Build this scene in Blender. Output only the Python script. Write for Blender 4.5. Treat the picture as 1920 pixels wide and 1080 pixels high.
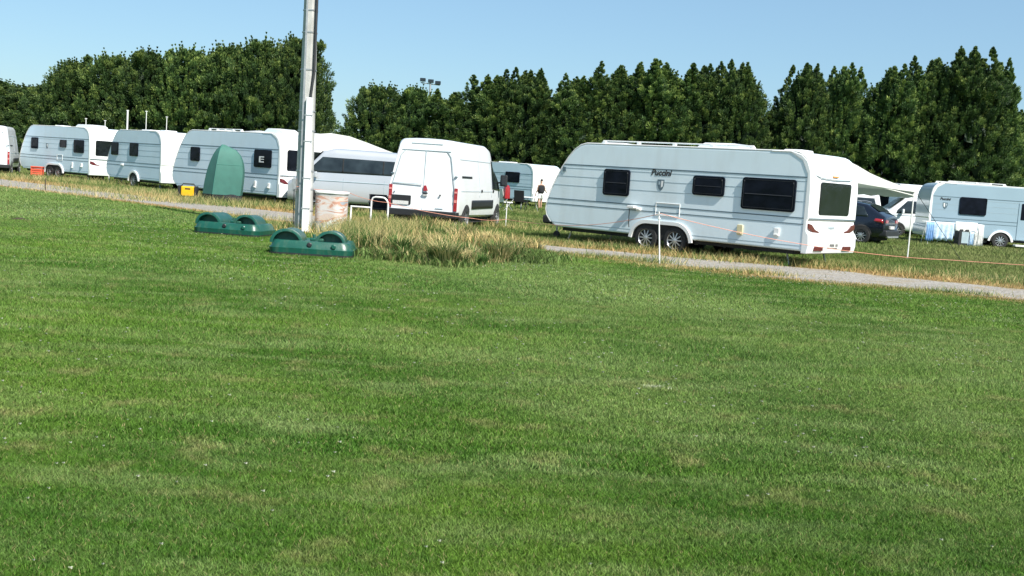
import bpy, bmesh, math, random
import numpy as np
from mathutils import Vector, Matrix
R = math.radians
random.seed(7); rng = np.random.default_rng(11)
for o in list(bpy.data.objects): bpy.data.objects.remove(o)
scene = bpy.context.scene
COL = scene.collection

# ------------------------------------------------------------------ camera
FPX = 2100.0; ROLL = R(3.85); PITCH = math.atan(207*math.cos(ROLL)/FPX); EYE = 1.6
cd = bpy.data.cameras.new('camera'); cam = bpy.data.objects.new('camera', cd); COL.objects.link(cam)
cd.sensor_width = 36; cd.lens = 36*FPX/1920; cd.clip_start = .1; cd.clip_end = 3000
M3 = Matrix.Rotation(R(90)-PITCH, 3, 'X') @ Matrix.Rotation(ROLL, 3, 'Z')
cam.matrix_world = Matrix.Translation((0, 0, EYE)) @ M3.to_4x4()
scene.camera = cam
# ------------------------------------------------------------------ sky + sun
SAZ = R(142); SEL = R(46)          # clockwise from +Y: behind the camera, to its right
w = bpy.data.worlds.new("World"); scene.world = w; w.use_nodes = True
nt = w.node_tree; bg = nt.nodes['Background']
sk = nt.nodes.new('ShaderNodeTexSky'); sk.sky_type = 'NISHITA'; sk.sun_disc = False
sk.sun_elevation = SEL; sk.sun_rotation = SAZ; sk.altitude = 0; sk.air_density = 1.0; sk.dust_density = 0.5; sk.ozone_density = 2.5
tint = nt.nodes.new('ShaderNodeMixRGB'); tint.blend_type = 'MULTIPLY'; tint.inputs[0].default_value = 1; tint.inputs[2].default_value = (.84, 1.0, 1.06, 1)
nt.links.new(sk.outputs[0], tint.inputs[1])
veil = nt.nodes.new('ShaderNodeMixRGB'); veil.inputs[0].default_value = .42; veil.inputs[2].default_value = (2.9, 4.6, 6.2, 1)   # thin summer haze over the blue
nt.links.new(tint.outputs[0], veil.inputs[1]); nt.links.new(veil.outputs[0], bg.inputs[0]); bg.inputs[1].default_value = .078
sd = bpy.data.lights.new('sun', 'SUN'); sun = bpy.data.objects.new('sun', sd); COL.objects.link(sun)
sd.energy = 4.9; sd.angle = R(.5); sd.color = (1, .95, .87)
S = Vector((math.sin(SAZ)*math.cos(SEL), math.cos(SAZ)*math.cos(SEL), math.sin(SEL)))
sun.rotation_euler = S.to_track_quat('Z', 'Y').to_euler(); sun.location = (0, 0, 40)
scene.view_settings.view_transform = 'Standard'; scene.view_settings.look = 'None'
scene.view_settings.exposure = 0.75; scene.view_settings.gamma = 1
scene.render.engine = 'CYCLES'

# ------------------------------------------------------------------ materials
def sock(n, *names):
    for k in names:
        if k in n.inputs: return n.inputs[k]
def mat(name, col, rough=.5, metal=0, var=.08, scale=3, bump=0, bscale=60, coat=0, dirt=None):
    m = bpy.data.materials.new(name); m.use_nodes = True; t = m.node_tree; b = t.nodes['Principled BSDF']
    b.inputs['Roughness'].default_value = rough; b.inputs['Metallic'].default_value = metal
    if coat: b.inputs['Coat Weight'].default_value = coat; b.inputs['Coat Roughness'].default_value = .08
    tc = t.nodes.new('ShaderNodeTexCoord'); nz = t.nodes.new('ShaderNodeTexNoise'); nz.inputs['Scale'].default_value = scale
    nz.inputs['Detail'].default_value = 6
    t.links.new(tc.outputs['Object'], nz.inputs['Vector'])
    r = t.nodes.new('ShaderNodeValToRGB'); e = r.color_ramp.elements
    e[0].position = .3; e[1].position = .72
    e[0].color = tuple(c*(1-var) for c in col)+(1,); e[1].color = tuple(min(1, c*(1+var)) for c in col)+(1,)
    t.links.new(nz.outputs[0], r.inputs[0]); out = r.outputs[0]
    if dirt:
        n2 = t.nodes.new('ShaderNodeTexNoise'); n2.inputs['Scale'].default_value = dirt[1]; n2.inputs['Detail'].default_value = 8
        mp = t.nodes.new('ShaderNodeMapping'); mp.inputs['Scale'].default_value = (1, 1, .25)
        t.links.new(tc.outputs['Object'], mp.inputs[0]); t.links.new(mp.outputs[0], n2.inputs['Vector'])
        r2 = t.nodes.new('ShaderNodeValToRGB'); r2.color_ramp.elements[0].position = .5; r2.color_ramp.elements[1].position = .75
        r2.color_ramp.elements[0].color = (0,)*3+(1,); r2.color_ramp.elements[1].color = (dirt[2],)*3+(1,)
        t.links.new(n2.outputs[0], r2.inputs[0])
        mx = t.nodes.new('ShaderNodeMixRGB'); t.links.new(r2.outputs[0], mx.inputs[0]); t.links.new(out, mx.inputs[1])
        mx.inputs[2].default_value = tuple(dirt[0])+(1,); out = mx.outputs[0]
    t.links.new(out, b.inputs['Base Color'])
    if bump:
        n3 = t.nodes.new('ShaderNodeTexNoise'); n3.inputs['Scale'].default_value = bscale; n3.inputs['Detail'].default_value = 4
        t.links.new(tc.outputs['Object'], n3.inputs['Vector'])
        bp = t.nodes.new('ShaderNodeBump'); bp.inputs['Strength'].default_value = bump; bp.inputs['Distance'].default_value = .02
        t.links.new(n3.outputs[0], bp.inputs['Height']); t.links.new(bp.outputs[0], b.inputs['Normal'])
    return m
M = {}
M['side'] = mat('caravan_side_paint', (.70, .80, .84), .42, 0, .03, .8, bump=.08, bscale=2.5, dirt=((.42, .42, .38), 1.6, .32))
M['sideb'] = mat('caravan_side_paint_bluish', (.57, .69, .77), .42, 0, .04, .8, bump=.08, bscale=2.5, dirt=((.42, .42, .38), 1.6, .2))
M['side_shade'] = mat('caravan_side_painted_shade', (.27, .37, .44), .4, 0, .04, .8, bump=.08, bscale=2.5)  # blue shade put into the colour: darkens the right-hand caravan's sunlit wall
M['gloss'] = mat('white_glassfibre', (.80, .81, .80), .22, 0, .02, 1, dirt=((.55, .54, .5), 2, .2), coat=.4)
M['van'] = mat('white_van_paint', (.76, .78, .79), .3, 0, .02, 1, dirt=((.5, .49, .45), 1.5, .25), coat=.5)
M['silver'] = mat('silver_paint', (.52, .54, .565), .3, .35, .03, 1, coat=.6)
M['navy'] = mat('dark_navy_paint', (.008, .011, .022), .22, .3, .05, 1, coat=.8)
M['trim'] = mat('dark_trim_line', (.10, .15, .18), .5, 0, .1, 5)
M['trim2'] = mat('grey_trim_line', (.32, .40, .44), .5, 0, .1, 5)
M['black'] = mat('black_plastic', (.018, .019, .021), .5, 0, .2, 8)
M['under'] = mat('dark_underbody', (.02, .02, .02), .9, 0, .3, 5)
M['rubber'] = mat('tyre_rubber', (.022, .022, .022), .8, 0, .2, 20)
M['alloy'] = mat('alloy_rim', (.55, .57, .60), .3, .7, .05, 10)
M['steel'] = mat('galvanised_steel', (.42, .43, .44), .45, .6, .15, 12)
M['red'] = mat('red_lens', (.30, .015, .02), .2, 0, .15, 20, coat=.7)
M['dred'] = mat('dark_red_lens', (.11, .015, .02), .2, 0, .2, 20, coat=.7)
M['red2'] = mat('pinkish_lens', (.6, .22, .2), .2, 0, .1, 20)
M['orange'] = mat('orange_lens', (.8, .3, .05), .3, 0, .1, 20)
M['wlens'] = mat('clear_lens', (.7, .7, .68), .15, 0, .1, 20)
M['plate'] = mat('number_plate', (.6, .6, .58), .4, 0, .25, 40)
M['wplast'] = mat('white_plastic', (.74, .74, .72), .4, 0, .05, 5)
M['cream'] = mat('yellowed_cream_plastic', (.62, .55, .34), .5, 0, .12, 9)
def cloth_through(m):
    t = m.node_tree; b = t.nodes['Principled BSDF']; tr = t.nodes.new('ShaderNodeBsdfTranslucent'); tr.inputs[0].default_value = (.86, .9, .92, 1)
    mx = t.nodes.new('ShaderNodeMixShader'); mx.inputs[0].default_value = .3; t.links.new(b.outputs[0], mx.inputs[1]); t.links.new(tr.outputs[0], mx.inputs[2]); t.links.new(mx.outputs[0], t.nodes['Material Output'].inputs[0]); return m
M['canvas'] = mat('white_awning_canvas', (.78, .78, .76), .8, 0, .04, 2, bump=.1, bscale=3)
M['canvas'] = cloth_through(M['canvas'])
M['green'] = mat('teal_green_plastic', (.008, .078, .055), .36, 0, .12, 5, dirt=((.16, .2, .13), 9, .35), bump=.1, bscale=30)
M['tent'] = mat('green_tent_fabric', (.040, .145, .115), .7, 0, .1, 3, bump=.2, bscale=5)
M['tentd'] = mat('dark_green_tent_fabric', (.03, .15, .12), .7, 0, .1, 3, bump=.2, bscale=5)
M['yellow'] = mat('yellow_plastic', (.75, .42, .01), .4, 0, .08, 6)
M['coral'] = mat('orange_red_plastic', (.7, .10, .05), .5, 0, .15, 10)
M['tape'] = mat('orange_red_tape', (.62, .26, .18), .6, 0, .15, 4)
M['skin'] = mat('skin', (.42, .24, .16), .6, 0, .08, 10)
M['hair'] = mat('dark_hair', (.015, .012, .01), .7)
M['cloth_black'] = mat('black_cloth', (.012, .012, .014), .9)
M['cloth_white'] = mat('white_cloth', (.72, .72, .70), .9, 0, .05, 6)
M['cloth_blue'] = mat('blue_cloth', (.20, .36, .60), .9, 0, .25, 6)
M['cloth_pale'] = mat('pale_blue_cloth', (.45, .58, .72), .9, 0, .2, 14)
M['blue'] = mat('teal_plastic', (.06, .28, .28), .5)
M['concrete'] = mat('weathered_concrete', (.42, .42, .40), .8, 0, .12, 5, bump=.3, bscale=40, dirt=((.2, .2, .18), 3, .6))
M['pvc'] = mat('white_cable_cover', (.78, .79, .80), .4, 0, .04, 3, dirt=((.45, .45, .42), 4, .35))
M['bark'] = mat('brown_bark', (.07, .05, .035), .9, 0, .3, 6, bump=.5, bscale=20)
M['rock'] = mat('loose_brown_soil', (.05, .035, .02), .95, 0, .4, 20, bump=.6, bscale=20)
# glass: dark acrylic pane
def glass(name, col, rough=.08):
    m = mat(name, col, rough, 0, .5, 2.5, bump=.35, bscale=1.6); return m
def dark(m):
    m.node_tree.nodes['Principled BSDF'].inputs['Specular IOR Level'].default_value = .09; return m
M['glass'] = dark(glass('tinted_window', (.006, .008, .014), .05))
M['glassb'] = glass('tinted_rear_window', (.008, .010, .014), .06)
M['glassg'] = glass('vehicle_glass', (.02, .028, .032), .06)

def leafmat(name, c1, c2, c3):
    m = bpy.data.materials.new(name); m.use_nodes = True; t = m.node_tree; b = t.nodes['Principled BSDF']
    b.inputs['Roughness'].default_value = .6
    a = t.nodes.new('ShaderNodeAttribute'); a.attribute_name = 'rnd'
    r = t.nodes.new('ShaderNodeValToRGB'); e = r.color_ramp.elements
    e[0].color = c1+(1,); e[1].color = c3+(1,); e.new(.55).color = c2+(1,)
    oi = t.nodes.new('ShaderNodeObjectInfo'); hs = t.nodes.new('ShaderNodeHueSaturation')
    mr = t.nodes.new('ShaderNodeMapRange'); mr.inputs[3].default_value = .8; mr.inputs[4].default_value = 1.25
    t.links.new(oi.outputs['Random'], mr.inputs[0]); t.links.new(mr.outputs[0], hs.inputs['Value'])
    t.links.new(a.outputs['Fac'], r.inputs[0]); t.links.new(r.outputs[0], hs.inputs['Color']); t.links.new(hs.outputs[0], b.inputs['Base Color'])
    tr = t.nodes.new('ShaderNodeBsdfTranslucent'); t.links.new(hs.outputs[0], tr.inputs[0])
    mx = t.nodes.new('ShaderNodeMixShader'); mx.inputs[0].default_value = .2
    t.links.new(b.outputs[0], mx.inputs[1]); t.links.new(tr.outputs[0], mx.inputs[2])
    t.links.new(mx.outputs[0], t.nodes['Material Output'].inputs[0])
    return m
M['leaf'] = leafmat('conifer_foliage', (.010, .030, .014), (.075, .140, .034), (.31, .38, .09))

# lawn colour from world position, shared by ground sheet and blades
def lawnmat(name, blades, pal, alt=None, altf=0):
    m = bpy.data.materials.new(name); m.use_nodes = True; t = m.node_tree; b = t.nodes['Principled BSDF']
    b.inputs['Roughness'].default_value = .65; b.inputs['Specular IOR Level'].default_value = .1
    tc = t.nodes.new('ShaderNodeTexCoord')
    def noise(sc, det=5, stretch=(1, 1, 0), rot=0):
        mp = t.nodes.new('ShaderNodeMapping'); mp.inputs['Scale'].default_value = stretch; mp.inputs['Rotation'].default_value = (0, 0, rot)
        n = t.nodes.new('ShaderNodeTexNoise'); n.inputs['Scale'].default_value = sc; n.inputs['Detail'].default_value = det
        t.links.new(tc.outputs['Object'], mp.inputs[0]); t.links.new(mp.outputs[0], n.inputs['Vector']); return n.outputs[0]
    def ramp(src, p0, p1, a=0, b_=1):
        r = t.nodes.new('ShaderNodeMapRange'); r.inputs[1].default_value = p0; r.inputs[2].default_value = p1
        r.inputs[3].default_value = a; r.inputs[4].default_value = b_; t.links.new(src, r.inputs[0]); return r.outputs[0]
    def mix(f, c1, c2):
        x = t.nodes.new('ShaderNodeMixRGB')
        if isinstance(f, float): x.inputs[0].default_value = f
        else: t.links.new(f, x.inputs[0])
        for i, c in ((1, c1), (2, c2)):
            if isinstance(c, tuple): x.inputs[i].default_value = c+(1,)
            else: t.links.new(c, x.inputs[i])
        return x.outputs[0]
    c = mix(ramp(noise(.35, 6), .42, .60), pal[0], pal[1])
    c = mix(ramp(noise(.09, 3), .46, .60, 0, .55), c, pal[2])                # big patches
    c = mix(ramp(noise(.9, 6, (1, 2.4, 0), R(-14)), .50, .80), c, pal[2])     # paler streaks left by the mower
    c = mix(ramp(noise(1.3, 4, (.12, 1.5, 0), R(-17)), .50, .66, 0, .26), c, pal[2])
    c = mix(ramp(noise(2.2, 7), .56, .78), c, pal[3])                      # dry patches
    c = mix(ramp(noise(9, 4), .5, .75, 0, .55), c, pal[4])                 # clover, darker
    c = mix(ramp(noise(17, 3), .52, .70, 0, .6), c, pal[1])
    c = mix(ramp(noise(24, 3), .56, .70, 0, .5), c, pal[2])
    if blades:
        at = t.nodes.new('ShaderNodeAttribute'); at.attribute_name = 'rnd'
        hs = t.nodes.new('ShaderNodeHueSaturation'); t.links.new(c, hs.inputs['Color'])
        t.links.new(ramp(at.outputs['Fac'], 0, 1, .52, 1.60), hs.inputs['Value'])
        c = mix(ramp(at.outputs['Fac'], .955, .97), hs.outputs[0], (.30, .27, .12))
        if alt:
            w_ = t.nodes.new('ShaderNodeMath'); w_.operation = 'MULTIPLY_ADD'; t.links.new(noise(.9, 3), w_.inputs[0]); w_.inputs[1].default_value = -1.6; w_.inputs[2].default_value = .8+altf
            v_ = t.nodes.new('ShaderNodeMath'); v_.operation = 'ADD'; t.links.new(w_.outputs[0], v_.inputs[0]); q_ = t.nodes.new('ShaderNodeMath'); q_.operation = 'MULTIPLY'; t.links.new(at.outputs['Fac'], q_.inputs[0]); q_.inputs[1].default_value = -1; t.links.new(q_.outputs[0], v_.inputs[1])
            c = mix(ramp(v_.outputs[0], 0, .05), c, alt)
    t.links.new(c, b.inputs['Base Color'])
    if blades:
        tr = t.nodes.new('ShaderNodeBsdfTranslucent'); t.links.new(c, tr.inputs[0])
        mx = t.nodes.new('ShaderNodeMixShader'); mx.inputs[0].default_value = .25
        t.links.new(b.outputs[0], mx.inputs[1]); t.links.new(tr.outputs[0], mx.inputs[2]); t.links.new(mx.outputs[0], t.nodes['Material Output'].inputs[0])
    else:
        n = noise(35, 4); bp = t.nodes.new('ShaderNodeBump'); bp.inputs['Strength'].default_value = .6; bp.inputs['Distance'].default_value = .02
        t.links.new(n, bp.inputs['Height']); t.links.new(bp.outputs[0], b.inputs['Normal'])
    return m
PAL = [(.058, .140, .018), (.115, .208, .030), (.235, .305, .115), (.265, .255, .105), (.030, .098, .014)]
FPAL = [(.072, .140, .028), (.120, .185, .042), (.260, .260, .110), (.270, .220, .100), (.045, .095, .022)]
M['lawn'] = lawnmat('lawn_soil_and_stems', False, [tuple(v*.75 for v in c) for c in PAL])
M['blade'] = lawnmat('mown_grass', True, PAL)
M['fblade'] = lawnmat('field_grass', True, FPAL)
DPAL = [(.42, .28, .12), (.34, .25, .10), (.50, .38, .19), (.24, .18, .07), (.26, .16, .07)]
M['dryblade'] = lawnmat('dry_grass', True, DPAL, (.12, .17, .045), .08)
M['dryground'] = lawnmat('dry_verge', False, [(.24, .17, .08), (.20, .16, .07), (.30, .24, .13), (.13, .13, .05), (.15, .10, .05)])
M['weed'] = lawnmat('straw_and_weeds', True, [(.50, .38, .17), (.30, .29, .11), (.60, .48, .26), (.40, .27, .13), (.16, .20, .06)], (.085, .16, .04), .46)
M['gweed'] = lawnmat('green_weeds', True, [(.06, .12, .035), (.10, .17, .04), (.16, .20, .07), (.05, .09, .03), (.04, .09, .03)])
def gravel():
    m = bpy.data.materials.new('path_gravel'); m.use_nodes = True; t = m.node_tree; b = t.nodes['Principled BSDF']
    b.inputs['Roughness'].default_value = .9
    tc = t.nodes.new('ShaderNodeTexCoord'); v = t.nodes.new('ShaderNodeTexVoronoi'); v.inputs['Scale'].default_value = 28
    n = t.nodes.new('ShaderNodeTexNoise'); n.inputs['Scale'].default_value = 1.3; n.inputs['Detail'].default_value = 9; n.inputs['Roughness'].default_value = .65
    for k in (v, n): t.links.new(tc.outputs['Object'], k.inputs['Vector'])
    r = t.nodes.new('ShaderNodeValToRGB'); e = r.color_ramp.elements
    e[0].color = (.18, .16, .135, 1); e[1].color = (.40, .375, .335, 1); e[0].position = .15; e[1].position = .9
    t.links.new(v.outputs['Color'], r.inputs[0])
    r2 = t.nodes.new('ShaderNodeValToRGB'); r2.color_ramp.elements[0].position = .52; r2.color_ramp.elements[1].position = .68
    t.links.new(n.outputs[0], r2.inputs[0])
    mx = t.nodes.new('ShaderNodeMixRGB'); t.links.new(r2.outputs[0], mx.inputs[0]); t.links.new(r.outputs[0], mx.inputs[1]); mx.inputs[2].default_value = (.26, .21, .13, 1)
    t.links.new(mx.outputs[0], b.inputs['Base Color'])
    bp = t.nodes.new('ShaderNodeBump'); bp.inputs['Strength'].default_value = .8; bp.inputs['Distance'].default_value = .02
    t.links.new(v.outputs['Distance'], bp.inputs['Height']); t.links.new(bp.outputs[0], b.inputs['Normal'])
    return m
M['gravel'] = gravel()

# ------------------------------------------------------------------ helpers
def tag(o, label=None, cat=None, group=None, kind=None):
    if label: o['label'] = label
    if cat: o['category'] = cat
    if group: o['group'] = group
    if kind: o['kind'] = kind
    return o
def thing(name, label, cat, loc=(0, 0, 0), rz=0, group=None):
    o = bpy.data.objects.new(name, None); COL.objects.link(o); o.location = loc; o.rotation_euler = (0, 0, rz)
    o.empty_display_size = .2
    return tag(o, label, cat, group)
class MB:
    def __init__(s): s.v = []; s.f = []
    def add(s, vs, fs):
        n = len(s.v); s.v += [tuple(p) for p in vs]; s.f += [tuple(i+n for i in f) for f in fs]; return s
    def box(s, x0, x1, y0, y1, z0, z1):
        return s.add([(x0, y0, z0), (x1, y0, z0), (x1, y1, z0), (x0, y1, z0), (x0, y0, z1), (x1, y0, z1), (x1, y1, z1), (x0, y1, z1)],
                     [(0, 3, 2, 1), (4, 5, 6, 7), (0, 1, 5, 4), (1, 2, 6, 5), (2, 3, 7, 6), (3, 0, 4, 7)])
    def tube(s, pts, r, n=8, cap=True):
        pts = [Vector(p) for p in pts]; rr = r if isinstance(r, (list, tuple)) else [r]*len(pts); V = []
        for i, p in enumerate(pts):
            t = (pts[min(i+1, len(pts)-1)]-pts[max(i-1, 0)]).normalized()
            a = t.orthogonal().normalized() if i == 0 else (prev-t*prev.dot(t)).normalized()
            prev = a; b = t.cross(a)
            V += [p+(a*math.cos(2*math.pi*k/n)+b*math.sin(2*math.pi*k/n))*rr[i] for k in range(n)]
        F = [(i*n+k, i*n+(k+1) % n, (i+1)*n+(k+1) % n, (i+1)*n+k) for i in range(len(pts)-1) for k in range(n)]
        if cap: F += [tuple(range(n))[::-1], tuple((len(pts)-1)*n+k for k in range(n))]
        return s.add(V, F)
    def prism(s, pts, f, d0, d1):
        """polygon pts (2D) pushed between depths d0 and d1; f(u,v,d) -> xyz"""
        n = len(pts)
        return s.add([f(u, v, d0) for u, v in pts]+[f(u, v, d1) for u, v in pts],
                     [tuple(range(n))[::-1], tuple(range(n, 2*n))]+[(i, (i+1) % n, n+(i+1) % n, n+i) for i in range(n)])
    def lathe(s, prof, f, n=24):
        """prof (radius, depth) spun round an axis; f(a,b,d)"""
        m = len(prof)
        V = [f(r*math.cos(2*math.pi*k/n), r*math.sin(2*math.pi*k/n), d) for k in range(n) for r, d in prof]
        F = [(k*m+i, k*m+i+1, ((k+1) % n)*m+i+1, ((k+1) % n)*m+i) for k in range(n) for i in range(m-1)]
        return s.add(V, F)
    def build(s, name, m, parent=None, bevel=0, smooth=False, seg=2, auto=None):
        me = bpy.data.meshes.new(name); me.from_pydata([tuple(p) for p in s.v], [], s.f); me.update()
        bm = bmesh.new(); bm.from_mesh(me); bmesh.ops.recalc_face_normals(bm, faces=bm.faces); bm.to_mesh(me); bm.free()
        me.materials.append(m)
        o = bpy.data.objects.new(name, me); COL.objects.link(o)
        if parent: o.parent = parent
        if smooth or bevel:
            me.polygons.foreach_set('use_smooth', [True]*len(me.polygons))
            try: me.set_sharp_from_angle(angle=R(auto or 35))
            except Exception: pass
        if bevel:
            md = o.modifiers.new('bevel', 'BEVEL'); md.width = bevel; md.segments = seg; md.limit_method = 'ANGLE'; md.angle_limit = R(40)
            md.harden_normals = True
        return o
def rrect(u0, u1, v0, v1, r=.06, n=4):
    out = []
    for cu, cv, a in ((u1-r, v1-r, 0), (u0+r, v1-r, 90), (u0+r, v0+r, 180), (u1-r, v0+r, 270)):
        for k in range(n+1):
            t = R(a+90*k/n); out.append((cu+r*math.cos(t), cv+r*math.sin(t)))
    return out
def text_mesh(name, body, m, parent, mtx, size, shear=0, ext=.004, off=0):
    cu = bpy.data.curves.new(name, 'FONT'); cu.body = body; cu.size = size; cu.shear = shear; cu.extrude = ext; cu.offset = off
    cu.align_x = 'CENTER'; cu.resolution_u = 3
    t = bpy.data.objects.new(name+'_c', cu); COL.objects.link(t)
    dg = bpy.context.evaluated_depsgraph_get(); me = bpy.data.meshes.new_from_object(t.evaluated_get(dg))
    bpy.data.objects.remove(t); me.materials.clear(); me.materials.append(m)
    o = bpy.data.objects.new(name, me); COL.objects.link(o); o.parent = parent; o.matrix_local = mtx; return o

def wheel(parent, x, y, r, out, rim='alloy', width=.2, spokes=10, name='wheel'):
    """out = +1 / -1: which way the outer face looks along local y"""
    f = lambda a, b, d: (x+a, y+out*d, r+b)
    t = MB().lathe([(r*.62, -width), (r*.94, -width), (r, -width+.03), (r, -.03), (r*.95, -.004), (r*.66, .002), (r*.64, -.02), (r*.64, -width)], f, 28)
    w_ = t.build(name, M['rubber'], parent, smooth=True, auto=50)
    b = MB().lathe([(.001, -.05), (r*.60, -.06), (r*.645, -.012), (r*.60, -.012), (r*.57, -.05)], f, 24)
    b.build('rim_dish', M['under'] if spokes else M[rim], w_, smooth=True)
    g = MB().lathe([(r*.58, -.03), (r*.645, -.002), (r*.655, -.03)], f, 24)
    g.lathe([(.001, -.004), (r*.14, -.008), (r*.15, -.04)], f, 12)
    for k in range(spokes):
        a = 2*math.pi*k/spokes; ca, sa = math.cos(a), math.sin(a); h = r*.045
        g.add([f(ca*r0-sa*hh, sa*r0+ca*hh, dd) for r0, dd in ((r*.1, -.012), (r*.61, -.02)) for hh in (-h, h)], [(0, 1, 3, 2)])
    g.build('rim', M[rim], w_, smooth=True)
    return w_

# ------------------------------------------------------------------ ground, path
def sheet(name, polys, z, m, kind='structure'):
    me = bpy.data.meshes.new(name); V = []; F = []
    for p in polys:
        n = len(V); V += [(x, y, z) for x, y in p]; F.append(tuple(range(n, n+len(p))))
    me.from_pydata(V, [], F); me.update(); me.materials.append(m)
    o = bpy.data.objects.new(name, me); COL.objects.link(o); return tag(o, kind=kind)
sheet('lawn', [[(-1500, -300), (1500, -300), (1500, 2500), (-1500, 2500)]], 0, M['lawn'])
FAR = [(-48, 75), (-33, 61), (-23.5, 50.9), (-18, 45.5), (-12.9, 40.6), (-10, 38.6), (-7.35, 36.2), (-5, 33.9), (-3, 31.8), (-1.2, 29.6), (.66, 27.9), (3.6, 26.7), (6.61, 25.75), (8.6, 24.6), (10.62, 23.3), (13, 21.8), (18, 18.8), (26, 14)]
NEAR = [(-45, 66), (-29, 52), (-19.2, 41.6), (-14.5, 38), (-11.2, 35.0), (-8.5, 32.4), (-6.1, 30.1), (-4.6, 28.9), (-2.6, 27.6), (-1, 26.4), (.61, 25.3), (3.1, 23.55), (5.57, 21.75), (7.4, 21.2), (9.4, 20.3), (12, 18.9), (17, 16), (25, 11)]
def resample(P, n):
    P = np.array(P, float); d = np.r_[0, np.cumsum(np.hypot(*np.diff(P, axis=0).T))]; t = np.linspace(0, d[-1], n)
    return np.c_[np.interp(t, d, P[:, 0]), np.interp(t, d, P[:, 1])]
NS = 600
def wob(n, amp, seed):
    g = np.random.default_rng(seed); a = np.zeros(n)
    for k, s in ((60, 1.), (160, .7), (400, .45)):
        a += np.interp(np.linspace(0, k, n), np.arange(k+1), g.normal(0, 1, k+1))*s
    return a*amp
fa = resample(FAR, NS); ne = resample(NEAR, NS)
def band(name, ext_f, ext_n, amp, z, m, seed):
    ax = fa-ne; ax /= np.hypot(*ax.T)[:, None]
    f = fa+ax*(ext_f+wob(NS, amp, seed))[:, None]; g = ne-ax*(ext_n+wob(NS, amp, seed+1))[:, None]
    me = bpy.data.meshes.new(name)
    V = [(x, y, z) for x, y in np.vstack([f, g])]; me.from_pydata(V, [], [(i, i+1, NS+i+1, NS+i) for i in range(NS-1)]); me.update(); me.materials.append(m)
    o = bpy.data.objects.new(name, me); COL.objects.link(o); tag(o, kind='structure')
band('dry_verge', 1.3, .6, .22, .004, M['dryground'], 3)
band('gravel_path', -.25, -.2, .14, .008, M['gravel'], 5)

def pathdist(x, y):
    """signed offset across the path: 0 near edge .. 1 far edge"""
    mid = (fa+ne)/2; tn = np.gradient(mid, axis=0); tn /= np.hypot(*tn.T)[:, None]; ax = np.c_[-tn[:, 1], tn[:, 0]]; wd = np.abs(((fa-ne)*ax).sum(1)); ax *= np.sign(((fa-ne)*ax).sum(1))[:, None]
    out = np.empty(len(x)); ww = np.empty(len(x))
    for i in range(0, len(x), 20000):
        dx = x[i:i+20000, None]-mid[None, ::4, 0]; dy = y[i:i+20000, None]-mid[None, ::4, 1]
        j = np.argmin(dx*dx+dy*dy, 1); k = np.arange(len(j))
        out[i:i+20000] = dx[k, j]*ax[::4][j, 0]+dy[k, j]*ax[::4][j, 1]; ww[i:i+20000] = wd[::4][j]
    return out, ww

# ------------------------------------------------------------------ grass
def blades(name, X, Y, h, wdt, m, lean=.5, rnd=None, Z0=0, bend=True, droop=0):
    n = len(X); a = rng.uniform(0, 2*np.pi, n); la = rng.uniform(0, 2*np.pi, n); l = h*lean*rng.uniform(.2, 1.3, n)
    sx = np.cos(a)*wdt/2; sy = np.sin(a)*wdt/2; tx = np.cos(la)*l; ty = np.sin(la)*l
    if bend:
        V = np.empty((n, 5, 3), np.float32)
        for i, (q, sgn, hh) in enumerate(((0, -1, 0), (0, 1, 0), (.35, .8, .6), (.35, -.8, .6), (1, 0, 1))):
            V[:, i, 0] = X+sx*sgn+tx*q; V[:, i, 1] = Y+sy*sgn+ty*q; V[:, i, 2] = Z0+h*(hh-droop*q*.3)
        T = np.array([[0, 1, 2], [0, 2, 3], [3, 2, 4]])
    else:
        V = np.empty((n, 3, 3), np.float32)
        for i, (q, sgn, hh) in enumerate(((0, -1, 0), (0, 1, 0), (1, 0, 1))):
            V[:, i, 0] = X+sx*sgn+tx*q; V[:, i, 1] = Y+sy*sgn+ty*q; V[:, i, 2] = Z0+h*hh
        T = np.array([[0, 1, 2]])
    k = V.shape[1]; F = (np.arange(n)[:, None, None]*k+T[None]).reshape(-1)
    return V.reshape(-1, 3), F, np.repeat(rng.uniform(0, 1, n) if rnd is None else rnd, k)
def mesh_tris(name, parts, m):
    V = []; F = []; A = []; off = 0
    for v, f, a in parts: V.append(v); F.append(f+off); A.append(a); off += len(v)
    V = np.concatenate(V); F = np.concatenate(F).astype(np.int32); A = np.concatenate(A).astype(np.float32)
    me = bpy.data.meshes.new(name); me.vertices.add(len(V)); me.vertices.foreach_set('co', V.astype(np.float32).ravel())
    nf = len(F)//3; me.loops.add(len(F)); me.loops.foreach_set('vertex_index', F)
    me.polygons.add(nf); me.polygons.foreach_set('loop_start', np.arange(0, len(F), 3, dtype=np.int32)); me.polygons.foreach_set('loop_total', np.full(nf, 3, np.int32))
    at = me.attributes.new('rnd', 'FLOAT', 'POINT'); at.data.foreach_set('value', A)
    me.update(calc_edges=True); me.materials.append(m)
    return me
def link(name, me, parent=None):
    o = bpy.data.objects.new(name, me); COL.objects.link(o)
    if parent: o.parent = parent
    return o
def scatter(y0, y1, dens, margin=1.12, xoff=.6):
    """uniform points over the wedge of ground in front of the viewer"""
    hw = lambda y: y*.48*margin+xoff
    n = int(dens*(hw(y0)+hw(y1))*(y1-y0))
    y = rng.uniform(y0, y1, n*2); x = rng.uniform(-1, 1, n*2)*hw(y1); k = np.abs(x) < hw(y); return x[k], y[k]
WEED = [(-3.75, 27.5), (-3.5, 24), (-2.95, 20.6), (-2.45, 19.9), (-1.6, 19.2), (-1.1, 18.95), (-.6, 19.7), (-.1, 21.2), (.35, 22.8), (.55, 24.2), (.1, 25.6), (-.6, 27.5), (-1.2, 29.5), (-2.4, 31.0), (-3.8, 30)]
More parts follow.
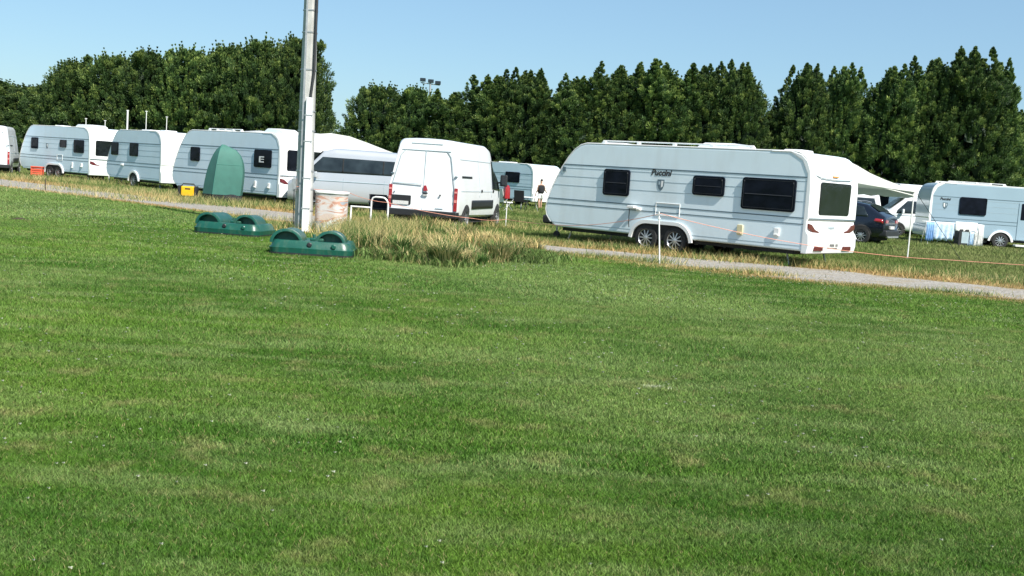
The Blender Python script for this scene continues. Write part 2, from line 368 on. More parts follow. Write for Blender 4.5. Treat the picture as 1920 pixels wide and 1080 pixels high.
def inpoly(x, y, P):
    c = np.zeros(len(x), bool); j = len(P)-1
    for i in range(len(P)):
        xi, yi = P[i]; xj, yj = P[j]
        c ^= ((yi > y) != (yj > y)) & (x < (xj-xi)*(y-yi)/(yj-yi+1e-12)+xi); j = i
    return c
near_parts = []; dry_parts = []; field_parts = []
for y0, y1, dens, h, wd in ((3.4, 6.0, 26000, .023, .0036), (6.0, 9.5, 10000, .025, .0052), (9.5, 15, 3800, .028, .008), (15, 24, 1300, .03, .012), (24, 42, 330, .035, .022), (42, 66, 120, .04, .04)):
    x, y = scatter(y0, y1, dens); d, ww = pathdist(x, y)
    lawn = (d < -ww/2-rng.uniform(0, 1, len(x))*np.where(x > -1, .95, .45))
    n = lawn.sum(); near_parts.append(blades('g', x[lawn], y[lawn], h*rng.uniform(.5, 1.4, n), wd*rng.uniform(.7, 1.3, n), None, .9, bend=y0 < 9))
link_o = link('mown_grass', mesh_tris('mown_grass', near_parts, M['blade'])); tag(link_o, kind='stuff')
for y0, y1, dens, h, wd in ((13, 24, 900, .06, .014), (24, 36, 420, .08, .02), (36, 52, 150, .10, .035), (52, 80, 50, .12, .06)):
    x, y = scatter(y0, y1, dens); d, ww = pathdist(x, y); k = d > ww/2+rng.uniform(.1, 1.7, len(x)); n = k.sum()
    field_parts.append(blades('g', x[k], y[k], h*rng.uniform(.4, 1.5, n), wd*rng.uniform(.7, 1.3, n), None, .7, bend=False))
    x, y = scatter(y0, y1, dens*.8); d, ww = pathdist(x, y); r_ = rng.uniform(0, 1, len(x))
    edge = np.where(d > 0, d-ww/2, -d-ww/2)      # distance outside the gravel
    lim = np.where(d > 0, 1.3, np.where(x > -1, 1.0, .45))
    k = (edge > -.25) & (edge < lim*(.35+r_)) | ((edge > -1) & (edge <= -.25) & (r_ < .02)); n = k.sum()
    far_ = d[k] > 0
    dry_parts.append(blades('g', x[k], y[k], h*rng.uniform(.3, 1.3, n)*np.where(far_, 1.1, .6), wd*rng.uniform(.6, 1.1, n), None, .7, bend=False))
tag(link('camp_field_grass', mesh_tris('camp_field_grass', field_parts, M['fblade'])), kind='stuff')
tag(link('dry_grass', mesh_tris('dry_grass', dry_parts, M['dryblade'])), kind='stuff')
# the tall weeds round the barrier posts
def fill(P, n, fn=None):
    P_ = np.array(P); x = rng.uniform(P_[:, 0].min(), P_[:, 0].max(), n); y = rng.uniform(P_[:, 1].min(), P_[:, 1].max(), n)
    k = inpoly(x+rng.normal(0, .12, n), y+rng.normal(0, .12, n), P); return x[k], y[k]
def clumpy(x, y, sc, thr, seed):
    g = np.random.default_rng(seed); cx = g.uniform(-5, 3, 40); cy = g.uniform(18, 32, 40)
    d = np.min(np.hypot(x[:, None]-cx, y[:, None]-cy), 1); return np.exp(-(d/sc)**2)
x, y = fill(WEED, 34000); c_ = clumpy(x, y, .5, 0, 2); n = len(x)
hh = (.06+.22*c_)*rng.uniform(.4, 1.25, n)*np.clip((y-18.4)/1.6, .45, 1)
wp = [blades('w', x, y, hh, rng.uniform(.005, .012, n), None, .95)]
x, y = fill(WEED, 3000); n = len(x); h2 = rng.uniform(.15, .42, n)*np.clip((y-18.0)/2, .5, 1)
wp.append(blades('w', x, y, h2, np.full(n, .006), None, .45))
hx = x; sd_v, sd_f, sd_a = blades('w', x+rng.normal(0, .05, n), y, h2*.35, np.full(n, .014), None, .5, Z0=h2*.7); wp.append((sd_v, sd_f, sd_a))
def tussock(cx, cy, r, k, h):
    a_ = rng.uniform(0, 6.28, k); q_ = rng.uniform(0, 1, k)**.6; hx_ = h*rng.uniform(.5, 1.1, k); sp = hx_*rng.uniform(.2, .95, k); wd_ = rng.uniform(.004, .009, k)
    bx_ = cx+r*q_*np.cos(a_); by_ = cy+r*q_*np.sin(a_); a2 = a_+rng.normal(0, .5, k); V = np.empty((k, 5, 3), np.float32)
    for i, (f_, sg, z_) in enumerate(((0, -1, 0), (0, 1, 0), (.4, .8, .65), (.4, -.8, .65), (1, 0, .92))):
        V[:, i, 0] = bx_+np.cos(a2)*sp*f_-np.sin(a2)*wd_*sg; V[:, i, 1] = by_+np.sin(a2)*sp*f_+np.cos(a2)*wd_*sg; V[:, i, 2] = hx_*z_
    T = np.array([[0, 1, 2], [0, 2, 3], [3, 2, 4]]); rr_ = np.clip(rng.uniform(0, 1, k)*.6+rng.uniform(0, .4), 0, .95)
    return V.reshape(-1, 3), (np.arange(k)[:, None, None]*5+T[None]).reshape(-1), np.repeat(rr_, 5)
tx_, ty_ = fill(WEED, 420)
for cx, cy in zip(tx_[:150], ty_[:150]): wp.append(tussock(cx, cy, .10, 130, rng.uniform(.2, .5)*(1 if cy > 20.5 else .8)))
for cx, cy in ((-1.15, 19.35, ), (-1.3, 19.6), (-2.1, 20.4), (-2.7, 21.0), (-3.0, 21.8), (-.3, 21.0)): wp.append(tussock(cx, cy, .16, 420, .46))
# straw clump left against the cabinet
x, y = fill([(-3.9, 26.2), (-3.85, 21.5), (-3.0, 20.4), (-2.2, 21), (-2.3, 26)], 9000); n = len(x)
wp.append(blades('w', x, y, rng.uniform(.15, .62, n), rng.uniform(.005, .012, n), None, .6))
# scattered straw around posts, pole, caravan wheels and tent
for cx, cy, rx, ry, k, hm in ((-5, 26.5, .8, .5, 1500, .3), (3.0, 23.7, .6, .25, 350, .2), (-9, 38.5, 4.5, 1.2, 7000, .3), (-13.5, 43.2, 3.5, 1.2, 4500, .3), (3.2, 27.6, 2.2, .3, 1800, .22), (7.4, 26.0, 2.0, .3, 2600, .22),
                              (1.8, 24.25, 1.2, .22, 1500, .12), (4.2, 22.65, 1.3, .2, 1300, .10), (7.4, 21.0, 1.5, .14, 900, .08), (6.5, 26, 2.5, .5, 1500, .22), (-.5, 34.5, 1.3, .5, 900, .3), (-21, 51.5, 5, 1.5, 5000, .35), (10.5, 25.2, 2.2, .8, 1400, .2), (-7.4, 31.5, 1.2, .3, 300, .2), (8.3, 20.9, .7, .3, 350, .14), (4.9, 22.3, .6, .25, 500, .16)):
    x = rng.normal(cx, rx*.6, k); y = rng.normal(cy, ry*.6, k)
    wp.append(blades('w', x, y, hm*rng.uniform(.3, 1.2, k), rng.uniform(.008, .018, k), None, .8, bend=False))
tag(link('tall_dry_grass', mesh_tris('tall_dry_grass', wp, M['weed'])), kind='stuff')
gp = []
x, y = fill([(p[0], p[1]-.15) for p in WEED], 26000); c_ = clumpy(x, y, .45, 0, 9); k = (rng.uniform(0, 1, len(x)) < c_) & (y < 26); x, y = x[k], y[k]; n = len(x)
gp.append(blades('w', x, y, rng.uniform(.08, .30, n), rng.uniform(.015, .035, n), None, .8, droop=.5))
for cx, cy, r_, k in ((-2.45, 20.3, .3, 900), (-.05, 21.6, .35, 1500), (.35, 22.9, .3, 1300), (-1.2, 19.3, .2, 500), (.2, 22.6, .4, 1300), (-24, 55, .8, 900)):
    x = rng.normal(cx, r_, k); y = rng.normal(cy, r_, k)
    gp.append(blades('w', x, y, rng.uniform(.05, .24, k), rng.uniform(.015, .03, k), None, .9, droop=.5))
tag(link('green_weeds', mesh_tris('green_weeds', gp, M['gweed'])), kind='stuff')
# clover heads in the lawn
x, y = scatter(4, 30, 6); d, ww = pathdist(x, y); k = (d < -ww/2) & (rng.uniform(0, 1, len(x)) < .5*(1+np.sin(x*1.1+y*.7))); x, y = x[k], y[k]
cl = []
for a in range(3):
    n = len(x); V = np.empty((n, 3, 3), np.float32); s_ = rng.uniform(.006, .011, n)*(1+y/25)
    for i in range(3):
        t_ = a*1.05+i*2.09; V[:, i, 0] = x+np.cos(t_)*s_; V[:, i, 1] = y+np.sin(t_)*s_*(.3+.7*(a == 0)); V[:, i, 2] = .032+s_*(.9*np.sin(t_*1.7+a))
    cl.append((V.reshape(-1, 3), np.arange(n*3), np.zeros(n*3)))
tag(link('clover_heads', mesh_tris('clover_heads', cl, mat('clover_flower', (.42, .44, .33), .8))), kind='stuff')
# bare lime patch on the lawn
def blobpatch(name, cx, cy, rx, ry, z, m, seed, kind='structure'):
    g = np.random.default_rng(seed); a = np.linspace(0, 2*np.pi, 40, endpoint=False); k = 1+.18*g.normal(0, 1, 40)
    return sheet(name, [[(cx+rx*k[i]*math.cos(a[i]), cy+ry*k[i]*math.sin(a[i])) for i in range(40)]], z, m, kind)
k_ = 420; pm = blades('p', rng.normal(1.2, .055, k_), rng.normal(8.85, .028, k_), rng.uniform(.015, .03, k_), np.full(k_, .006), None, .9)
tag(link('bleached_grass', mesh_tris('bleached_grass', [pm], mat('bleached_grass_blades', (.42, .46, .30), .9, 0, .3, 30))), kind='stuff')
hm = MB(); N_ = 20
for j, (rr, zz) in enumerate(((.42, .0), (.33, .07), (.2, .12), (.08, .15))):
    hm.v += [(rr*1.1*math.cos(2*math.pi*k/N_)*random.uniform(.85, 1.15), rr*.8*math.sin(2*math.pi*k/N_)*random.uniform(.85, 1.15), zz*random.uniform(.8, 1.2)) for k in range(N_)]
hm.f = [(j*N_+k, j*N_+(k+1) % N_, (j+1)*N_+(k+1) % N_, (j+1)*N_+k) for j in range(3) for k in range(N_)]+[tuple(3*N_+k for k in range(N_))]
o = hm.build('molehill', M['rock'], smooth=True, auto=80); o.scale = (.5, .5, .35); o.location = (-10.6, 23.9, -.01); tag(o, 'small dark molehill in the grass at the far left of the lawn', 'molehill')

# ------------------------------------------------------------------ caravans
def caravan(label, x, y, yaw, L, W, H, near=1, wins=(), wheels=(), rear_win=None, ac=(), rails=None, hatches=(), group=None, front=1.0, texts=None, paint='side', detail=2, z0=.38, skylights=(), taillamp=True, door=None, rearw=True, wheel_r=.33, noserack=False, rim='alloy'):
    rt = thing('caravan', label, 'caravan', (x, y, 0), yaw, group)
    K = front
    prof = [(0, z0), (0, H-.42)]
    for k in range(1, 7): a = R(90*k/6); prof.append((.42*(1-math.cos(a)), H-.42+.42*math.sin(a)))
    fr = [(L-1.25*K, H), (L-1.05*K, H-.05), (L-.86*K, H-.17), (L-.66*K, H-.38), (L-.46*K, H-.66), (L-.27*K, H-.99), (L-.11*K, H-1.32), (L-.03*K, H-1.58), (L, H-1.78), (L-.05*K, H-1.95), (L-.2*K, z0+.12), (L-.36*K, z0)]
    prof += fr
    def xf(z):          # front edge at height z
        for (a, za), (b, zb) in zip(fr[:-1], fr[1:]):
            if (za-z)*(zb-z) <= 0 and za != zb: return a+(b-a)*(z-za)/(zb-za)
        return L-.3
    def xr(z): return 0 if z < H-.42 else .42*(1-math.cos(math.asin(min(1, (z-H+.42)/.42))))
    MB().prism(prof, lambda u, v, d: (u, d, v), -W/2, W/2).build('body', M[paint], rt, bevel=.05, seg=2)
    yn = near*W/2
    Pn = lambda u, v, d: (u, yn+near*d, v)
    # pale awning rail that follows the side's outline
    ed = [(u, v) for u, v in prof[1:]+prof[:0]]
    eb = MB(); pts = [Vector((u, yn-near*.02, v)) for u, v in prof[1:-1]]
    eb.tube(pts, .022, 6); eb.build('edge_rail', M['wplast'], rt, smooth=True)
    # trim: two dark belt strips, panel joints
    if detail:
        tb = MB(); tg = MB()
        for z, h, d in ((H-.57, .028, 1), (1.13, .024, 1), (.99, .02, 1)):
            tb.box(xr(z)+.012, xf(z)-.03, min(yn-.02, yn-near*.02+near*.026), max(yn, yn+near*.006), z-h/2, z+h/2) if near > 0 else tb.box(xr(z)+.012, xf(z)-.03, yn-.006, yn+.02, z-h/2, z+h/2)
        for z, h in ((H-.66, .012), (H-.88, .012), (H-1.12, .012), (z0+.12, .012)):
            tg.box(xr(z)+.012, xf(z)-.03, *( (yn-.02, yn+.004) if near > 0 else (yn-.004, yn+.02)), z-h/2, z+h/2)
        tb.build('belt_strip', M['trim'], rt); tg.build('panel_joint', M['trim2'], rt)
    # rear wall in white glassfibre, with a bumper step
    rp = [(1.0, H+.02), (.5, H+.015), (.22, H-.06), (.06, H-.2), (-.03, H-.42), (-.07, H-.8), (-.075, 1.12), (-.045, 1.08), (-.055, .84), (-.12, .76), (-.14, .5), (-.10, z0-.05), (.05, z0-.05), (.05, H-.5), (.2, H-.2), (.5, H-.03), (1.0, H-.03)]
    MB().prism(rp, lambda u, v, d: (u, d, v), -W/2-.012, W/2+.012).build('rear_panel', M['gloss'], rt, bevel=.035, seg=3)
    if detail > 1 or taillamp:
        for s in (-1, 1):
            tl = [(s*.42*W, .99), (s*.49*W, 1.02), (s*.49*W, .90), (s*.40*W, .82), (s*.27*W, .80), (s*.26*W, .83), (s*.35*W, .88)]
            MB().prism(tl, lambda u, v, d: (-.055-d, u, v), .0, .03).build('tail_light', M['dred'], rt, bevel=.006)
        pb = MB().prism(rrect(-.26, .26, .47, .58, .015), lambda u, v, d: (-.142-d, u, v), 0, .012).build('number_plate', M['plate'], rt)
        for i in range(7):
            if i != 2: MB().prism(rrect(-.21+i*.06, -.17+i*.06, .495, .555, .006, 2), lambda u, v, d: (-.155-d, u, v), 0, .002).build('plate_mark', M['under'], pb)
        MB().box(-.086, -.07, -W/2+.03, W/2-.03, 1.115, 1.14).build('rear_moulding', M['trim'], rt)
    if rear_win:
        a, b, c, d_ = rear_win
        MB().prism(rrect(a, b, c, d_, .07), lambda u, v, d: (-.055-d-.012*(H-.8 < v), u, v), 0, .035).build('rear_window', M['glassb'], rt, bevel=.01)
    if detail > 1:
        MB().box(-.075, -.03, -.13, .13, H-.52, H-.49).build('marker_light', M['orange'], rt)
        v = MB(); v.tube([(-.03, -W*.42, H-.5), (-.075, -W*.3, H-.56), (-.08, 0, H-.58), (-.075, W*.3, H-.56), (-.03, W*.42, H-.5)], .012, 5); v.build('rear_crease', M['trim2'], rt, smooth=True)
        for s in (-1, 1):
            MB().box(-.15, -.10, s*.30*W-.22, s*.30*W+.22, .40, .50).build('rear_reflector', M['dred'], rt, bevel=.01)
    # side windows
    for i, (a, b, c, d_) in enumerate(wins):
        wo = MB().prism(rrect(a, b, c, d_, .07), Pn, -.01, .045).build('window', M['glass'], rt, bevel=.012)
        if detail > 1:
            fb = MB(); lo = rrect(a+.05, b-.05, c+.05, d_-.05, .04)
            fb.tube([Pn(u, v_, .044) for u, v_ in lo]+[Pn(*lo[0], .044)], .006, 5, False); fb.build('pane_seal', M['black'], wo)
            hb = MB()
            hb.box(a+.09, b-.09, *(sorted((yn+near*.046, yn+near*.052))), c+(d_-c)*.48, c+(d_-c)*.50); hb.box(b-.07, b-.05, *(sorted((yn+near*.046, yn+near*.06))), d_-.1, d_-.07)
            hb.box(a+.05, a+.07, *(sorted((yn+near*.046, yn+near*.06))), d_-.1, d_-.07)
            hb.build('blind_edge', mat('window_blind_edge', (.05, .05, .06), .5) if 'wb' not in M else M['wb'], wo)
    # wheels and arch
    if wheels:
        a, b = min(wheels), max(wheels); r = wheel_r
        arch = []; R0 = r+.10
        for k in range(0, 9): t = R(180-90*k/8*.98); arch.append((a+R0*math.cos(t), .26+R0*math.sin(t)))
        for k in range(0, 9): t = R(90-90*k/8*.98); arch.append((b+R0*math.cos(t), .26+R0*math.sin(t)))
        arch = [(u, max(v, .3)) for u, v in arch]
        inner = [(u, v) for u, v in arch]
        MB().prism(inner+[(b+R0, z0-.06), (a-R0, z0-.06)], Pn, -.05, .008).build('wheel_recess', M['under'], rt)
        ob = MB(); n = len(arch)
        outer = []
        for i, (u, v) in enumerate(arch):
            p, q = arch[max(0, i-1)], arch[min(n-1, i+1)]; tx, tz = q[0]-p[0], q[1]-p[1]; l = math.hypot(tx, tz) or 1
            outer.append((u-tz/l*.085, v+tx/l*.085))
        V = [Pn(u, v, d) for d in (.0, .055) for u, v in arch+outer]
        F = []
        for i in range(n-1):
            F += [(2*n+i, 2*n+i+1, 3*n+i+1, 3*n+i), (n+i, n+i+1, 3*n+i+1, 3*n+i), (i, i+1, 2*n+i+1, 2*n+i)]
        F += [(0, n, 3*n, 2*n), (n-1, 2*n-1, 4*n-1, 3*n-1)]
        ob.add(V, F); ob.build('wheel_arch', M['gloss'], rt, smooth=True)
        for s in wheels:
            wheel(rt, s, yn+near*.03, r, near, rim=rim)
            wheel(rt, s, -yn-near*.0, r, -near, spokes=0)
        MB().tube([(a, -W/2+.1, r), (a, W/2-.1, r)], .03).build('axle', M['steel'], rt)
    for kind, a, b, c, d_ in hatches:
        if kind == 'frame':
            f = MB(); f.tube([Pn(a, c, .006), Pn(b, c, .006), Pn(b, d_, .006), Pn(a, d_, .006), Pn(a, c, .006)], .013, 5); f.build('service_hatch', M['wplast'], rt)
        else:
            m_ = M['cream'] if kind == 'cream' else M['wplast']
            h_ = MB().prism(rrect(a, b, c, d_, .02, 2), Pn, 0, .05).build('socket_cover', m_, rt, bevel=.012)
            MB().box(a+.02, b-.02, *sorted((yn+near*.05, yn+near*.09)), c+.03, c+.06).build('flap', m_, h_, bevel=.006)
    if door:
        a, b = door
        MB().prism(rrect(a, b, z0+.03, H-.62, .05), Pn, 0, .02).build('door', M[paint], rt, bevel=.008)
        MB().prism(rrect(a+.1, b-.1, 1.25, H-.66, .04), Pn, .018, .03).build('door_window', M['glass'], rt, bevel=.006)
        MB().box(a-.12, b+.1, *sorted((yn+near*.08, yn+near*.45)), .14, .22).build('step', M['wplast'], rt, bevel=.02)
    # roof
    if rails:
        a, b = rails; rb = MB(); yy = yn-near*.16
        rb.tube([(a, yy, H+.02), (a+.05, yy, H+.09), (b-.05, yy, H+.09), (b, yy, H+.02)], .016, 6)
        rb.tube([(a, -yy, H+.02), (a+.05, -yy, H+.09), (b-.05, -yy, H+.09), (b, -yy, H+.02)], .016, 6)
        rb.build('roof_rail', M['wplast'], rt, smooth=True)
        k = 4
        for i in range(k+1):
            u = a+.1+(b-a-.2)*i/k
            for q in (yy, -yy): MB().box(u-.05, u+.05, q-.035, q+.035, H-.01, H+.085).build('rail_foot', M['wplast'], rt, bevel=.01)
    for a, b, h in ac:
        MB().prism([(a, H), (b, H), (b-.02, H+h*.45), (b-.22, H+h), (a+.25, H+h*1.0), (a+.03, H+h*.5)], lambda u, v, d: (u, d+near*.25, v), -.36, .36).build('roof_unit', M['gloss'], rt, bevel=.03, seg=3)
    for a, b in skylights:
        MB().box(a, b, -.3, .3, H-.01, H+.09).build('skylight', M['gloss'], rt, bevel=.04)
    # underside, drawbar, steadies
    MB().box(.25, L-.55, -W/2+.12, W/2-.12, z0-.09, z0+.005).build('chassis', M['under'], rt)
    db = MB()
    for s in (-1, 1): db.tube([(L-.9, s*.55, z0-.03), (L+.75, s*.04, z0+.03)], .04, 6)
    db.tube([(L+.7, 0, z0+.03), (L+1.05, 0, z0+.05)], .04, 6); db.build('drawbar', M['steel'], rt)
    jw = MB().tube([(L+.45, .12, .12), (L+.45, .12, .85)], .025, 6); jo = jw.build('jockey_post', M['steel'], rt)
    MB().lathe([(.001, -.03), (.1, -.03), (.1, .03), (.001, .03)], lambda a, b, d: (L+.45+a, .12+d, .1+b), 14).build('jockey_wheel', M['rubber'], jo)
    for a, s in ((L-.75, 1), (L-.75, -1), (.55, 1), (.55, -1)):
        MB().tube([(a, s*(W/2-.3), z0-.02), (a+(.12 if a > 1 else -.1), s*(W/2-.28), .02)], .02, 6).build('corner_steady', M['steel'], rt)
    if texts:
        for body, s, z, size in texts:
            mt = Matrix.Translation((s, yn+near*.004, z)) @ Matrix.Rotation(R(180) if near > 0 else 0, 4, 'Z') @ Matrix.Rotation(R(90), 4, 'X')
            text_mesh('lettering', body, M['under'], rt, mt, size, .25, .003, .006)
            if detail:
                sx, sz = s-near*.02, z-.20
                sh = [(sx-.10, sz+.10), (sx+.10, sz+.10), (sx+.10, sz-.03), (sx+.06, sz-.13), (sx, sz-.18), (sx-.06, sz-.13), (sx-.10, sz-.03)]
                cr = MB().prism(sh, Pn, 0, .008).build('crest', M['trim'], rt)
                MB().prism([(sx-.07, sz+.07), (sx-.01, sz+.07), (sx-.01, sz-.10), (sx-.06, sz-.07)], Pn, .008, .012).build('crest_field', M['wplast'], cr)
                MB().box(sx+.02, sx+.07, *sorted((yn+near*.008, yn+near*.012)), sz-.03, sz+.05).build('crest_field', M['trim2'], cr)
    return rt
def near_origin(x, y, yaw, W):      # near-side rear corner -> centre line
    return x+W/2*math.sin(yaw), y-W/2*math.cos(yaw)
GC = 'caravans parked in a row beyond the path'
M['wb'] = mat('window_blind_edge', (.05, .05, .06), .5)
ox, oy = near_origin(6.50, 25.35, 2.424, 2.45)
cm = caravan('largest caravan in front, twin axle with decorated lettering between its dark windows', ox, oy, 2.424, 7.62, 2.45, 2.62,
    wins=[(4.90, 5.72, 1.32, 1.99), (2.14, 3.02, 1.48, 1.95), (.28, 1.66, 1.24, 1.98)], wheels=(4.28, 3.42), rear_win=(-.80, .76, 1.22, 1.97), group=None,
    ac=[(2.1, 3.4, .16)], rails=(1.5, 6.0), hatches=[('frame', 3.35, 4.05, .92, 1.22), ('cream', 1.55, 1.70, .62, .86), ('white', .6, .74, .66, .86), ('white', 4.48, 4.62, .98, 1.06)],
    texts=[('Puccini', 3.98, 1.90, .21)], skylights=[(5.9, 6.5), (.7, 1.2)], detail=2)
MB().prism(rrect(7.0, 7.1, 1.86, 1.98, .015, 2), lambda u, v, d: (u, 1.225+d, v), 0, .02).build('vent', M['trim'], cm)
MB().box(8.25, 8.62, -.14, .14, .38, .62).build('hitch_cover', M['black'], cm, bevel=.05)
# mirror-arm lamp by the wheel, gas line, inside details behind arch
MB().prism(rrect(4.62, 4.84, 1.03, 1.10, .02, 2), lambda u, v, d: (u, 1.225+d, v), 0, .16).build('shelf_flap', M['wplast'], cm, bevel=.015)
MB().tube([(4.78, 1.33, 1.02), (4.80, 1.30, .7), (4.79, 1.28, .55)], .012, 5).build('hose', M['black'], cm)
mt = Matrix.Translation((-.062, 0, .895)) @ Matrix.Rotation(R(-90), 4, 'Z') @ Matrix.Rotation(R(90), 4, 'X')
text_mesh('rear_lettering', 'TABBERT', M['trim2'], cm, mt, .085, 0, .003)

def tail_label(o): return o
ox, oy = near_origin(-21.096, 55.06, 2.48, 2.4)
caravan('twin axle caravan with one large and two small side windows, behind the orange-red crate', ox, oy, 2.48, 6.58, 2.4, 2.64, wins=[(4.75, 5.4, 1.45, 2.02), (2.05, 2.65, 1.6, 1.98), (.45, 1.35, 1.38, 2.02)],
    wheels=(3.55, 2.75), rear_win=(-.9, .9, 1.3, 2.05), ac=[(.5, 2.3, .17)], skylights=[(4.2, 4.8)], hatches=[('frame', 2.4, 2.9, .95, 1.22), ('white', 1.4, 1.5, .6, .9), ('white', .55, .68, .68, .88)], group=GC, paint='sideb', detail=1, texts=[('', 3.9, 1.86, .15)], rim='steel')
ox, oy = near_origin(-15.71, 49.19, 2.384, 2.3)
caravan('short single axle caravan with two dark side windows and white posts above', ox, oy, 2.384, 5.0, 2.3, 2.58, wins=[(3.85, 4.75-.25, 1.42, 2.0), (2.0, 2.75, 1.42, 2.02)],
    wheels=(2.33,), rear_win=None, taillamp=False, skylights=[(1.2, 1.7), (2.6, 3.4)], hatches=[('white', 3.3, 3.52, .95, 1.05)], group=GC, paint='sideb', detail=1, rim='steel')
ox, oy = near_origin(-8.576, 40.06, 2.441, 2.4)
c3 = caravan('caravan with a white sticker in its window behind the green pod tent', ox, oy, 2.441, 6.7, 2.4, 2.6, wins=[(4.85, 5.45, 1.42, 1.96), (2.55, 3.05, 1.5, 1.95), (.42, 1.42, 1.36, 2.0)],
    wheels=(3.6, 2.8), rear_win=(-.9, .9, 1.3, 2.05), ac=[(.55, 1.75, .2)], skylights=[(4.6, 5.2)], rails=(2.4, 4.6), hatches=[('white', 1.26, 1.36, .6, .86), ('white', .45, .56, .62, .82)], group=GC, paint='sideb', detail=1)
st = MB(); 
for b_ in ((1.02, 1.10, 1.5, 1.72), (.82, 1.02, 1.68, 1.72), (.82, 1.02, 1.5, 1.54), (.82, .98, 1.6, 1.63)): st.box(b_[0], b_[1], 1.2+.046, 1.2+.05, b_[2]+.04, b_[3]+.04)
st.build('window_sticker', M['wplast'], c3)
# low pale blue one behind the big van
ox, oy = near_origin(.75, 63.2, 2.40, 2.4)
caravan('caravan half hidden behind the white panel van, beside the person', ox, oy, 2.40, 5.8, 2.4, 2.42, wins=[(1.0, 2.1, 1.33, 1.93), (3.4, 4.2, 1.4, 1.93)], wheels=(3.0,), skylights=[(2.6, 3.6)], taillamp=False, group=GC, paint='sideb', detail=1)
# caravan on the right, door side towards us
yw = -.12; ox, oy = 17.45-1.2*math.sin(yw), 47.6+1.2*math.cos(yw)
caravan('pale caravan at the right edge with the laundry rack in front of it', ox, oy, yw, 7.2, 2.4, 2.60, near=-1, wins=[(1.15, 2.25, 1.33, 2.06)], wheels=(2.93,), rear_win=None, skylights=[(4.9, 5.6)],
    ac=[(5.0, 6.0, .12)], rails=(.6, 3.0), door=(3.55, 4.35), group=GC, paint='side_shade', detail=1, texts=[('Puccini', .55, 1.88, .15)], taillamp=False)
yw = 1.95
caravan('white caravan glimpsed under the awning, behind the white vans and dark car', 20.4, 57.2, yw, 5.6, 2.3, 2.6, wins=[(1, 1.8, 1.4, 2.0)], wheels=(2.6,), rear_win=(-.85, .85, 1.3, 2.0), group=GC, detail=0)

# ------------------------------------------------------------------ motor vehicles
class Loft:
    """body from stations: (x, roof z, half width, sill z, belt z, tumblehome, corner radius)"""
    def __init__(s, st, lean=None): s.st = st; s.lean = lean or (lambda x, z: 0)
    def at(s, x):
        st = s.st
        for a, b in zip(st[:-1], st[1:]):
            if a[0] <= x <= b[0]:
                k = (x-a[0])/(b[0]-a[0] or 1); return [a[i]+(b[i]-a[i])*k for i in range(7)]
        return list(st[0] if x < st[0][0] else st[-1])
    def ring(s, q):
        x, r, w, z0, be, tu, cr = q; be = min(be, r-.12); cr = min(cr, (r-be)*.7)
        wt = w-tu*min(1, (r-be)/1.0)
        P = [(w*.90, z0), (w*.97, z0+.06), (w, z0+.22), (w, (z0+be)*.55), (w*.992, be), (wt+(w-wt)*.5, be+(r-cr-be)*.5), (wt, r-cr)]
        for k in range(1, 5): a = R(90*k/4); P.append((wt-cr*(1-math.cos(a)), r-cr+cr*math.sin(a)))
        P += [(wt*.45, r+.02), (0, r+.03)]
        return P
    def hw(s, x, z):
        P = s.ring(s.at(x))
        for (a, za), (b, zb) in zip(P[:-1], P[1:]):
            if za <= z <= zb and zb > za: return a+(b-a)*(z-za)/(zb-za)
        return P[0][0]
    def build(s, m, parent, name='body', n=None):
        xs = sorted(set([round(q[0], 3) for q in s.st]+[s.st[0][0]+(s.st[-1][0]-s.st[0][0])*k/24 for k in range(25)]))
        V = []; F = []; m_ = 0
        for x in xs:
            P = s.ring(s.at(x)); full = [(-a, b) for a, b in P]+[(a, b) for a, b in P[-2::-1]]; m_ = len(full)
            V += [(x+s.lean(x, z), y, z) for y, z in full]
        for i in range(len(xs)-1):
            F += [(i*m_+k, i*m_+k+1, (i+1)*m_+k+1, (i+1)*m_+k) for k in range(m_-1)]+[(i*m_+m_-1, i*m_, (i+1)*m_, (i+1)*m_+m_-1)]
        F += [tuple(range(m_)), tuple((len(xs)-1)*m_+k for k in range(m_))]
        b = MB(); b.add(V, F); return b.build(name, m, parent, smooth=True, auto=38)
    def patch(s, poly, side, m, parent, name, off=.008, step=.09):
        """polygon in (x,z) laid on a side as a thin panel that follows the bodywork"""
        bm = bmesh.new(); vs = [bm.verts.new((u, 0, v)) for u, v in poly]; bm.faces.new(vs)
        for ax, i in (((1, 0, 0), 0), ((0, 0, 1), 2)):
            lo = min(v.co[i] for v in bm.verts); hi = max(v.co[i] for v in bm.verts); c = lo+step
            while c < hi-.01:
                co = [0, 0, 0]; co[i] = c
                bmesh.ops.bisect_plane(bm, geom=bm.verts[:]+bm.edges[:]+bm.faces[:], plane_co=co, plane_no=ax); c += step
        for v in bm.verts:
            x, z = v.co.x, v.co.z; v.co = Vector((x+s.lean(x, z), side*(s.hw(x, z)+off), z))
        me = bpy.data.meshes.new(name); bm.to_mesh(me); bm.free(); me.materials.append(m)
        me.polygons.foreach_set('use_smooth', [True]*len(me.polygons))
        o = bpy.data.objects.new(name, me); COL.objects.link(o); o.parent = parent
        sl = o.modifiers.new('thick', 'SOLIDIFY'); sl.thickness = .006; sl.offset = 0
        return o
    def end(s, poly, x, out, m, parent, name, d0=0, d1=.015, bevel=0):
        """panel on an end face: polygon in (y,z)"""
        return MB().prism(poly, lambda u, v, d: (x+s.lean(x, v)+out*d, u, v), d0, d1).build(name, m, parent, bevel=bevel)
def arch_poly(x, r, z0=.2, n=12):
    return [(x+r*math.cos(R(180*k/n)), .34+r*math.sin(R(180*k/n))) for k in range(n+1)]+[(x-r, z0), (x+r, z0)]
def line_poly(pts, h): return [(u, v+h/2) for u, v in pts]+[(u, v-h/2) for u, v in pts[::-1]]

